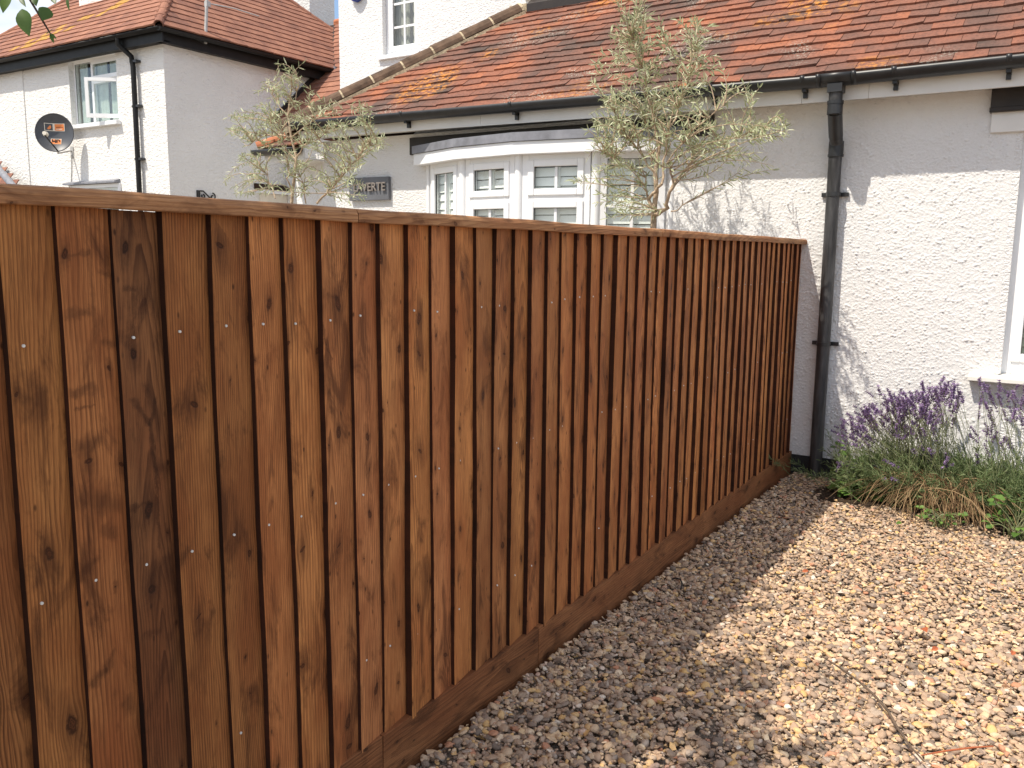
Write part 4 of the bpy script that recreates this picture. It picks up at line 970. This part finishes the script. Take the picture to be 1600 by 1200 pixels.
mb.tube([(hb[0]+.03, hb[1]+.03, hb[2]+.02), (hb[0]+.05, hb[1]+.08, hb[2]+.02), (hb[0]+.05, hb[1]+.18, hb[2]-.06), (hb[0]+.05, hb[1]+.28, hb[2]-.15)], .014, 7)
mb.tube(sc_, .014, 7); mb.tube([(hb[0]+.05, hb[1]+.075+.03*math.sin(a*.5), hb[2]-.07+.03*math.cos(a*.5)) for a in range(12)], .016, 7); mb.build('scroll', M['dark_metal'], hbk)

# ------------------------------------------------------------------ leaves
def leaves_np(P, D, Nn, Ls, Ws, fold=0.25):
    """P base points, D directions, Nn rough normals -> 6-vertex leaves"""
    n = len(P); D = D/np.linalg.norm(D, axis=1, keepdims=True)
    Sd = np.cross(D, Nn); Sd /= np.maximum(1e-6, np.linalg.norm(Sd, axis=1, keepdims=True)); Nn = np.cross(Sd, D)
    L_, W_ = Ls[:, None], Ws[:, None]
    droop = -0.10*L_*Nn
    v = np.stack([P, P+D*L_*.35+Sd*W_*.5+Nn*W_*fold, P+D*L_*.75+Sd*W_*.38+Nn*W_*fold+droop*.5, P+D*L_+droop, P+D*L_*.75-Sd*W_*.38+Nn*W_*fold+droop*.5, P+D*L_*.35-Sd*W_*.5+Nn*W_*fold, P+D*L_*.38, P+D*L_*.75+droop*.5], 1)
    f = np.array([(0, 1, 6), (0, 6, 5), (1, 2, 7), (1, 7, 6), (6, 7, 4), (6, 4, 5), (2, 3, 7), (7, 3, 4)])
    F = f[None]+(np.arange(n)*8)[:, None, None]
    return v.reshape(-1, 3), F.reshape(-1, 3)
def unit(v): return v/np.linalg.norm(v)
def curve(a, b, c, n): 
    t = np.linspace(0, 1, n)[:, None]; return a*(1-t)**2+2*b*t*(1-t)+c*t**2

def olive(name, label, Yp, clusters, trunk, limbs, seed, group, leaf_k=1.0):
    r = np.random.default_rng(seed)
    trk = [np.array(p) for p in trunk]
    root = thing(name, label, 'tree', (trk[0][0], trk[0][1], 0), group)
    mb = MB(); n = len(trk)
    mb.tube([tuple(p) for p in trk], [(0.023 if 'taller' in label else 0.015)*(1-0.6*i/(n-1)) for i in range(n)], 9)
    forks = []
    for (src, via, dst, ra, rb_) in limbs:
        c = curve(np.array(src), np.array(via), np.array(dst), 8)
        c[1:-1] += r.normal(0, .006, (6, 3))
        mb.tube([tuple(p) for p in c], [0.72*(ra+(rb_-ra)*i/7) for i in range(8)], 7)
        forks += [(c[k], c[min(k+1, 7)]-c[k-1]) for k in range(2, 8)]
    FP = np.array([f[0] for f in forks]+[trk[-1]])
    tw = MB(); LP, LD = [], []
    for (cx, cy, rx, ry, cnt) in clusters:
        for _ in range(round(cnt*1.5)):
            a = r.uniform(0, 6.283); q = math.sqrt(r.random())
            dep = Yp + r.normal(0, .20)
            tip = at(cx+rx*q*math.cos(a), cy+ry*q*math.sin(a), 1, float(np.clip(dep, Yp-.45, Yp+.42)))
            d = np.linalg.norm(FP-tip, axis=1)+np.maximum(0, FP[:, 2]-tip[2]+.05)*1.5; b = FP[np.argmin(d+r.uniform(0, .12, len(d)))]
            mid = (b+tip)/2+np.array([r.normal(0, .04), r.normal(0, .04), .05+r.normal(0, .05)])
            ln_ = np.linalg.norm(tip-b); k = max(6, int(ln_/.035)); c = curve(b, mid, tip, k)
            tw.tube([tuple(p) for p in c], [.0045-.0032*i/(k-1) for i in range(k)], 4, cap=False)
            start = max(0, ln_-.34)/ln_
            ts = np.arange(start, 1.0, .023/ln_)
            for t in ts:
                i = min(k-2, int(t*(k-1))); fr = t*(k-1)-i; p = c[i]*(1-fr)+c[i+1]*fr; tg = unit(c[i+1]-c[i])
                s0 = unit(np.cross(tg, r.normal(size=3)))
                for sg in (1, -1):
                    if r.random() < .80*leaf_k:
                        LP.append(p); LD.append(unit(tg*r.uniform(.35, 1.0)+s0*sg*r.uniform(.5, 1.0)+np.array([0, 0, r.normal(.02, .22)])))
            LP.append(tip); LD.append(unit(c[-1]-c[-2]))
    mb.build('trunk', M['bark'], root, recalc=False)
    tw.build('twigs', M['bark'], root, recalc=False)
    LP, LD = np.array(LP), np.array(LD); nn = len(LP)
    NN = r.normal(size=(nn, 3))*.7+np.array([-.2, -.3, .8])
    V, F = leaves_np(LP, LD, NN, r.uniform(.036, .063, nn), r.uniform(.0068, .0105, nn))
    link('leaves', mesh_np('leaves', V, F, M['olive_leaf']), root)
    return nn
Y2 = -0.75
A = lambda x, y, Y=Y2: tuple(at(x, y, 1, Y))
tb = at(1020, 345, 1, Y2)
t2 = [(tb[0]+.02, Y2, 0.0), (tb[0]+.01, Y2, 0.8), (tb[0], Y2, 1.45), A(1021, 352), A(1022, 325), A(1026, 300), A(1024, 270), A(1030, 230), A(1020, 180)]
l2 = [(A(1022, 336), A(1040, 336), A(1046, 300, -.82), .020, .013), (A(1046, 300, -.82), A(1058, 285, -.85), A(1042, 255, -.9), .012, .006), (A(1046, 300, -.82), A(1075, 262, -.7), A(1090, 235, -.65), .011, .005),
      (A(1018, 325), A(1012, 300), A(1034, 288, -.85), .016, .011), (A(1034, 288, -.85), A(1038, 250), A(1045, 200, -.9), .011, .005), (A(1018, 322), A(1005, 300, -.7), A(1010, 270, -.65), .010, .005),
      (A(1010, 270, -.65), A(970, 260, -.6), A(945, 240, -.6), .006, .003), (A(1026, 300), A(1018, 262, -.6), A(1010, 180, -.55), .011, .004), (A(1024, 270), A(990, 230), A(960, 175, -.8), .010, .004),
      (A(1030, 230), A(1010, 140, -.8), A(990, 60, -.75), .009, .003), (A(1045, 200, -.9), A(1075, 150, -.8), A(1085, 80, -.75), .008, .003), (A(1090, 235, -.65), A(1130, 215, -.6), A(1190, 212, -.6), .007, .003),
      (A(1066, 312, -.8), A(1072, 330, -.8), A(1048, 330, -.82), .004, .006), (A(1042, 255, -.9), A(1090, 190, -.95), A(1130, 165, -.95), .006, .003)]
c2 = [(975, 30, 30, 40, 5), (1022, 35, 38, 22, 6), (1078, 55, 38, 25, 7), (1000, 85, 55, 45, 13), (1095, 105, 35, 38, 9), (950, 120, 30, 45, 9), (1040, 130, 55, 40, 14), (945, 175, 32, 30, 10), (1010, 180, 55, 35, 18), (1080, 175, 55, 35, 15),
      (960, 215, 48, 25, 12), (1035, 220, 50, 25, 15), (1110, 215, 50, 25, 12), (1160, 138, 34, 9, 4), (1195, 200, 40, 20, 10), (1160, 228, 40, 24, 9), (940, 262, 30, 26, 7), (985, 262, 30, 20, 3), (955, 318, 28, 26, 7), (1185, 262, 34, 12, 2), (1085, 262, 40, 14, 2), (902, 288, 14, 10, 2), (1010, 5, 60, 25, 4)]
print('olive2', olive('olive_tree', 'taller olive tree with dense crown in front of the bow window and downpipe side wall', Y2, c2, t2, l2, 3, 'olive trees behind the fence'))
Y1 = -0.9
B = lambda x, y, Y=Y1: tuple(at(x, y, 1, Y))
tb = at(456, 318, 1, Y1)
t1 = [(tb[0], Y1, 0.0), (tb[0], Y1, 0.9), B(455, 325), B(457, 300), B(461, 270), B(463, 245), B(455, 215), B(450, 180), B(455, 140)]
l1 = [(B(457, 300), B(447, 285), B(452, 262, -1.0), .009, .005), (B(463, 245), B(480, 220), B(520, 205, -.85), .010, .004), (B(455, 215), B(420, 205), B(395, 222, -.95), .010, .004), (B(463, 250), B(440, 230), B(425, 190, -.8), .009, .004),
      (B(450, 180), B(470, 150), B(462, 110, -.85), .008, .003), (B(495, 318, -.95), B(520, 290, -.95), B(548, 258, -.95), .012, .006), (B(548, 258, -.95), B(560, 240), B(590, 225, -.9), .006, .003), (B(478, 318, -.8), B(474, 290), B(468, 262, -.8), .007, .003), (B(430, 310, -1.0), B(420, 275), B(405, 258, -1.0), .006, .003), (B(455, 215), B(500, 170), B(550, 170, -.9), .007, .003), (B(450, 180), B(425, 150), B(415, 130, -.9), .006, .003)]
c1 = [(440, 110, 14, 18, 3), (462, 112, 14, 16, 3), (420, 140, 22, 25, 5), (462, 145, 28, 25, 7), (390, 175, 22, 22, 4), (440, 180, 35, 25, 10), (500, 185, 35, 22, 8), (550, 185, 28, 22, 6), (568, 158, 8, 18, 2), (370, 212, 22, 14, 4), (415, 215, 35, 22, 9), (475, 215, 38, 22, 10),
      (530, 215, 30, 18, 7), (585, 232, 24, 16, 5), (555, 250, 32, 16, 5), (440, 250, 40, 20, 8), (390, 262, 30, 22, 5), (500, 280, 30, 20, 6), (535, 290, 28, 18, 5), (455, 280, 28, 18, 4), (358, 285, 10, 12, 2), (385, 302, 28, 12, 4), (360, 190, 18, 12, 4), (600, 225, 14, 12, 3), (565, 300, 25, 15, 2)]
print('olive1', olive('olive_tree', 'smaller open olive tree in front of the porch canopy and name plaque', Y1, c1, t1, l1, 9, 'olive trees behind the fence', .9))

# ------------------------------------------------------------------ lavender and weeds
def strips(curves, w0, w1):
    """thin three-sided stems through numpy: curves (n,k,3)"""
    C_ = np.asarray(curves); n, k, _ = C_.shape
    T = np.gradient(C_, axis=1); T /= np.maximum(1e-9, np.linalg.norm(T, axis=2, keepdims=True))
    a = np.cross(T, np.array([.31, .77, .2])); a /= np.linalg.norm(a, axis=2, keepdims=True); b = np.cross(T, a)
    w = np.linspace(w0, w1, k)[None, :, None]
    Vs = np.stack([C_+(a*math.cos(th)+b*math.sin(th))*w for th in (0, 2.094, 4.189)], 2)   # n,k,3,3
    idx = np.arange(n*k*3).reshape(n, k, 3); Fs = []
    for j in range(3):
        p, q = idx[:, :-1, j], idx[:, 1:, j]; p2, q2 = idx[:, :-1, (j+1) % 3], idx[:, 1:, (j+1) % 3]
        Fs.append(np.stack([p, p2, q2, q], -1).reshape(-1, 4))
    return Vs.reshape(-1, 3), np.concatenate(Fs)
def quads_to_tris(F): return np.concatenate([F[:, [0, 1, 2]], F[:, [0, 2, 3]]])
def lavender(label, base, heads, nleaf, spread, seed, extra_green, ysp=.16):
    r = np.random.default_rng(seed)
    root = thing('lavender_bush', label, 'lavender', (base[0], base[1], 0), 'lavender along the house wall')
    curves, spikes = [], []
    for (hx, hy, rx, ry, cnt) in heads:
        for _ in range(cnt):
            Yh = float(np.clip(base[1]+r.normal(0, ysp), base[1]-.32, -.05))
            tip = at(hx+r.normal(0, rx*.65), hy-5+r.normal(0, ry*.65), 1, Yh)
            b = np.array([base[0]+r.normal(0, .13)*spread+(tip[0]-base[0])*.25, base[1]+r.normal(0, .06)+(Yh-base[1])*.4, .04])
            mid = b*.45+tip*.55+np.array([r.normal(0, .02)+(b[0]-tip[0])*.15, r.normal(0, .02), .04])
            curves.append(curve(b, mid, tip, 9)); spikes.append((tip, unit(tip-mid), r.uniform(.05, .10)))
    V, F = strips(curves, .0017, .0010)
    link('stems', mesh_np('stems', V, F, M['lav_stem']), root)
    FP, FD, FN = [], [], []
    for tip, d, ln_ in spikes:
        tiers = int(ln_/.0085)
        for i in range(tiers):
            if i < 3 and r.random() < .5: continue
            p = tip-d*ln_*(1-i/tiers); s = unit(np.cross(d, r.normal(size=3))); s2 = np.cross(d, s); ph = r.uniform(0, 6)
            for q in range(5):
                a = ph+q*1.257; o = s*math.cos(a)+s2*math.sin(a)
                FP.append(p); FD.append(unit(o*.85+d*r.uniform(.35, .9))); FN.append(d)
    FP, FD, FN = np.array(FP), np.array(FD), np.array(FN)+r.normal(0, .3, (len(FP), 3)); nf = len(FP)
    V, F = leaves_np(FP, FD, FN, r.uniform(.010, .018, nf), r.uniform(.006, .010, nf), .2)
    link('flowers', mesh_np('flowers', V, F, M['lav_flower']), root)
    # foliage: green shoots each set with narrow leaves
    LP, LD = [], []; gcurves = []
    for _ in range(extra_green):
        b = np.array([base[0]+r.normal(0, .17)*spread, np.clip(base[1]+r.normal(0, .10), -.62, -.05), .03])
        ang = r.uniform(0, 6.283); h = r.uniform(.16, .40); out = r.uniform(.04, .30)
        tip = b+np.array([math.cos(ang)*out*spread-.05, math.sin(ang)*out*.7, h*(1-.55*out/.30)]); tip[1] = min(tip[1], -.03)
        mid = (b+tip)/2+np.array([0, 0, .06]); c = curve(b, mid, tip, 8); gcurves.append(c)
        for t in np.arange(.2, 1.0, .055):
            i = min(6, int(t*7)); fr = t*7-i; p = c[i]*(1-fr)+c[i+1]*fr; tg = unit(c[i+1]-c[i]); s = unit(np.cross(tg, r.normal(size=3)))
            for sg in (1, -1): LP.append(p); LD.append(unit(tg*r.uniform(.6, 1.1)+s*sg*.7))
    V, F = strips(gcurves, .0018, .0010)
    LP, LD = np.array(LP), np.array(LD); nl = len(LP)
    V2, F2 = leaves_np(LP, LD, r.normal(size=(nl, 3)), r.uniform(.022, .045, nl), r.uniform(.003, .0052, nl), .15)
    VV, FF = joinVF([(V, quads_to_tris(F)), (V2, F2)])
    link('foliage', mesh_np('foliage', VV, FF, M['lav_leaf']), root)
    return root
H1 = [(1330, 668, 14, 14, 16), (1352, 650, 22, 18, 26), (1385, 640, 26, 20, 34), (1418, 632, 26, 20, 34), (1450, 618, 24, 20, 34), (1478, 608, 16, 14, 20), (1400, 665, 35, 14, 26), (1345, 685, 18, 12, 14), (1460, 650, 30, 18, 22), (1500, 625, 10, 14, 6), (1425, 705, 25, 8, 7), (1460, 715, 30, 8, 6), (1395, 730, 30, 10, 5), (1385, 752, 12, 6, 4), (1490, 735, 14, 8, 4), (1325, 742, 8, 10, 3), (1305, 682, 6, 12, 4), (1318, 725, 16, 10, 7)]
b1 = lavender('lavender bush by the downpipe leaning left with massed purple flower spikes and brown stems', (0.86, -.36), [(a, b, c, d, round(e*1.15)) for a, b, c, d, e in H1], 0, 1.25, 4, 520, .12)
r = np.random.default_rng(21); dc_ = []
for _ in range(560):
    b = np.array([.92+r.normal(0, .12), -.40+r.normal(0, .05), r.uniform(.12, .22)]); ang = r.normal(-1.45, .75); out = abs(r.normal(.24, .10))
    tip = b+np.array([math.cos(ang)*out*1.2, math.sin(ang)*out, -b[2]+r.uniform(.0, .12)]); mid = (b+tip)/2+np.array([0, 0, r.uniform(.04, .16)])
    dc_.append(curve(b, mid, tip, 9)+r.normal(0, .003, (9, 3)))
V, F = strips(dc_, .0018, .0012); link('dead_stems', mesh_np('dead_stems', V, F, M['dead_stem']), b1)
H2 = [(1536, 632, 8, 40, 16), (1560, 625, 16, 30, 9), (1590, 622, 12, 24, 9), (1540, 680, 22, 16, 9), (1590, 650, 12, 16, 6), (1620, 620, 14, 30, 10), (1660, 620, 20, 30, 10), (1575, 690, 20, 12, 4)]
lavender('taller greener lavender bush under the window sill with sparse upright spikes', (1.33, -.36), H2, 0, 1.05, 8, 560, .12)
def weed(label, base, n, size, hmax, seed, rad):
    r = np.random.default_rng(seed); root = thing('leafy_weed', label, 'weed', (base[0], base[1], 0), 'weeds among the lavender')
    P_, D_, N_, cv = [], [], [], []
    for _ in range(n):
        a = r.uniform(0, 6.283); q = rad*math.sqrt(r.random()); tip = np.array([base[0]+q*math.cos(a), base[1]+q*.8*math.sin(a), r.uniform(.03, hmax)])
        b = np.array([base[0]+r.normal(0, .02), base[1]+r.normal(0, .02), 0.0]); cv.append(curve(b, (b+tip)/2+np.array([0, 0, .05]), tip, 6))
        P_.append(tip); D_.append(unit(np.array([math.cos(a), math.sin(a), r.normal(0, .3)]))); N_.append(np.array([r.normal(0, .3)-.1, r.normal(0, .3)-.4, 1.0]))
    V, F = strips(cv, .0025, .0015); link('stems', mesh_np('stems', V, F, M['lav_stem']), root)
    n_ = len(P_); sz = r.uniform(.6, 1.1, n_)*size
    V, F = leaves_np(np.array(P_), np.array(D_), np.array(N_), sz, sz*r.uniform(.7, .95, n_), .12); link('leaves', mesh_np('leaves', V, F, M['weed_leaf']), root)
pw = at(1312, 745, 2, 0)
weed('pale green broad leaved weed beside the foot of the downpipe', (.43, -.20), 34, .075, .27, 5, .10)
weed('bright green leafy weed at the gravel edge below the window', (1.31, -.70), 60, .05, .20, 6, .14)
weed('low dark green weed rosette between the gravel and the lavender stems', (.50, -.40), 26, .085, .09, 12, .11)
weed('small feathery green weed in front of the brown stems', (.97, -.72), 45, .03, .10, 15, .12)

# ------------------------------------------------------------------ broadleaf tree overhanging from the left
tree = thing('broadleaf_tree', 'broad leaved tree overhanging the fence with a leafy twig dipping into view', 'tree', (-1.6, -6.3, 0))
r = np.random.default_rng(31); mb = MB()
mb.tube([(-1.6, -6.3, 0), (-1.55, -6.25, 1.0), (-1.45, -6.1, 2.0), (-1.25, -5.9, 2.9), (-1.1, -5.7, 3.6)], [.11, .10, .09, .07, .04], 12)
LP, LD = [], []
cen = [(-0.70, -4.95, 3.55, .48), (-0.45, -5.35, 3.6, .45), (-1.0, -5.3, 3.7, .6), (-0.75, -5.6, 3.2, .55), (-1.5, -5.8, 3.6, .7), (-0.3, -5.75, 3.3, .5), (-0.45, -5.05, 3.9, .40), (-0.95, -4.7, 4.0, .5), (-1.8, -6.5, 3.4, .6), (-1.1, -6.4, 3.6, .6), (-0.9, -4.6, 4.15, .35), (-1.6, -5.0, 3.9, .5), (0.2, -6.0, 3.3, .7), (0.9, -6.2, 3.2, .7), (1.6, -6.5, 3.3, .8), (0.6, -6.9, 3.5, .8), (-.4, -6.6, 3.4, .7), (1.3, -7.3, 3.6, .8), (2.2, -7.0, 3.4, .8), (0.0, -7.5, 3.8, .8), (0.25, -5.85, 3.5, .5), (-0.08, -5.45, 3.6, .38), (-0.30, -5.20, 3.6, .36)]  # clusters reaching over and behind the camera are unseen, added to dim the fence
for (x, y, z, R0) in cen:
    c = curve(np.array([-1.3, -5.95, 2.6]), np.array([(x-1.3)/2, (y-5.95)/2, z-.3]), np.array([x, y, z]), 8)
    mb.tube([tuple(p) for p in c], [.04-.03*i/7 for i in range(8)], 7)
    for _ in range(26):
        d = unit(r.normal(size=3)); tip = np.array([x, y, z])+d*R0*r.random()**.4; b = c[r.integers(4, 8)]
        cc = curve(b, (b+tip)/2+np.array([0, 0, .06]), tip, 6); mb.tube([tuple(p) for p in cc], [.006-.004*i/5 for i in range(6)], 4, cap=False)
        for t in np.linspace(.35, 1, 9):
            i = min(4, int(t*5)); p = cc[i]*(1-(t*5-i))+cc[i+1]*(t*5-i)
            LP.append(p); LD.append(unit(r.normal(size=3)+np.array([0, 0, -.5])))
# dipping twig seen at the top left corner
def cp_(x, y, d): return CAM+ray(x, y)*d
tw = [np.array([-.45, -4.95, 3.1]), cp_(-60, -330, 1.75), cp_(20, -90, 1.72), cp_(47, 0, 1.7), cp_(64, 28, 1.7), cp_(76, 48, 1.7), cp_(80, 55, 1.7)]
mb.tube([tuple(p) for p in tw], [.006, .005, .003, .0022, .002, .0016, .001], 6)
mb.build('trunk', M['dark_bark'], tree, recalc=False)
LP, LD = np.array(LP), np.array(LD); nn = len(LP)
V, F = leaves_np(LP, LD, r.normal(size=(nn, 3))*.5+np.array([0, 0, 1.]), r.uniform(.05, .085, nn), r.uniform(.034, .055, nn), .1)
link('leaves', mesh_np('leaves', V, F, M['tree_leaf']), tree)
# each dipping leaf: base pixel, tip pixel, width in pixels
P_, D_, N_, L_, W_ = [], [], [], [], []
for (bx, by, tx, ty, w) in ((34, 14, 43, 54, 23), (75, 12, 66, 31, 20), (12, -14, 3, 18, 17), (30, -6, 39, 9, 7), (56, -8, 55, 8, 13), (82, -6, 86, 5, 9), (105, -6, 106, 16, 6), (78, 50, 84, 42, 5), (79, 52, 83, 66, 6), (79, 52, 88, 60, 4), (78, 50, 72, 52, 4), (45, -30, 60, -8, 20), (10, -60, 0, -20, 22), (60, -55, 75, -25, 20)):
    p, q = cp_(bx, by, 1.7), cp_(tx, ty, 1.69); P_.append(p); D_.append(q-p); L_.append(np.linalg.norm(q-p)); W_.append(w*1.25/FPX*1.7); N_.append(-FW*.8+np.array([r.normal(0, .25), r.normal(0, .25), .45]))
def ovate(P, D, Nn, Ls, Ws):
    prof = [(0, .03), (.06, .30), (.16, .66), (.30, .94), (.42, 1.0), (.55, .93), (.70, .70), (.83, .42), (.93, .18), (1.0, .01)]
    Vs, Fs = [], []
    for p, d, n, l, w in zip(P, D, Nn, Ls, Ws):
        d = unit(d); sd_ = unit(np.cross(d, n)); n = np.cross(sd_, d); b = len(Vs)
        for t, q in prof:
            c_ = p+d*l*t-n*l*.12*t*t
            for k in (-1, 0, 1): Vs.append(c_+sd_*k*w*.5*q+n*(abs(k)*w*.10*q))
        for i_ in range(len(prof)-1):
            for k in (0, 1):
                a = b+i_*3+k; Fs += [(a, a+1, a+4), (a, a+4, a+3)]
    return np.array(Vs), np.array(Fs)
V, F = ovate(P_, D_, N_, L_, [x*0.86 for x in W_])
link('overhanging_leaves', mesh_np('overhanging_leaves', V, F, M['tree_leaf'], True), tree)

# ------------------------------------------------------------------ small things on the gravel
def on_ground(x, y, z=.03): return at(x, y, 2, z)
tg = thing('fallen_twig', 'long curved grey twig lying on the sunlit gravel', 'twig', tuple(on_ground(1380, 1100, 0)))
mb = MB(); mb.tube([on_ground(*p, .038) for p in ((1282, 1024), (1310, 1042), (1340, 1063), (1366, 1086), (1388, 1112), (1404, 1140), (1424, 1168), (1444, 1190))], [.002, .003, .0035, .004, .004, .0038, .003, .002], 7)
mb.build('stem', M['twig'], tg, recalc=False)
tg = thing('fallen_twig', 'short straight reddish twig crossing the lower end of the grey one', 'twig', tuple(on_ground(1490, 1172, 0)))
mb = MB(); mb.tube([on_ground(*p, .036) for p in ((1440, 1180), (1480, 1173), (1520, 1168), (1552, 1166))], [.002, .003, .003, .002], 6); mb.build('stem', M['fallen'], tg, recalc=False)
tg = thing('wire_offcut', 'small curled black wire offcut on the shaded gravel near the fence', 'wire', tuple(on_ground(1062, 908, 0)))
mb = MB(); mb.tube([on_ground(1050, 905, .03), on_ground(1056, 903, .05), on_ground(1063, 905, .05), on_ground(1066, 912, .04), on_ground(1064, 920, .03)], .0035, 6); mb.build('wire', M['dark_metal'], tg, recalc=False)
FL = [(1440, 982, 'large upright orange brown fallen leaf on the gravel', .05, 'fallen'), (1331, 999, 'small bright red fallen leaf on the gravel', .03, 'fallen'), (1400, 817, 'single green fallen leaf on gravel before the lavender', .035, 'weed_leaf'), (1581, 1024, 'orange red fallen leaf near the right edge of the gravel', .03, 'fallen'), (1253, 893, 'small brown red fallen leaf near the shadow edge', .028, 'fallen'), (1455, 1016, 'pale orange fallen leaf below the large orange one', .03, 'fallen')]
for (x, y, lab, s, mm) in FL:
    p = on_ground(x, y, .04); a = random.uniform(0, 6.28)
    V, F = leaves_np(np.array([p]), np.array([[math.cos(a), math.sin(a), .25]]), np.array([[.2, -.8, .8]]), np.array([s]), np.array([s*.6]), .25)
    V = V-p
    o = link('fallen_leaf', mesh_np('fallen_leaf', V, F, M[mm]), None, origin=tuple(p)); tag(o, lab, 'leaf', 'fallen leaves on the gravel')
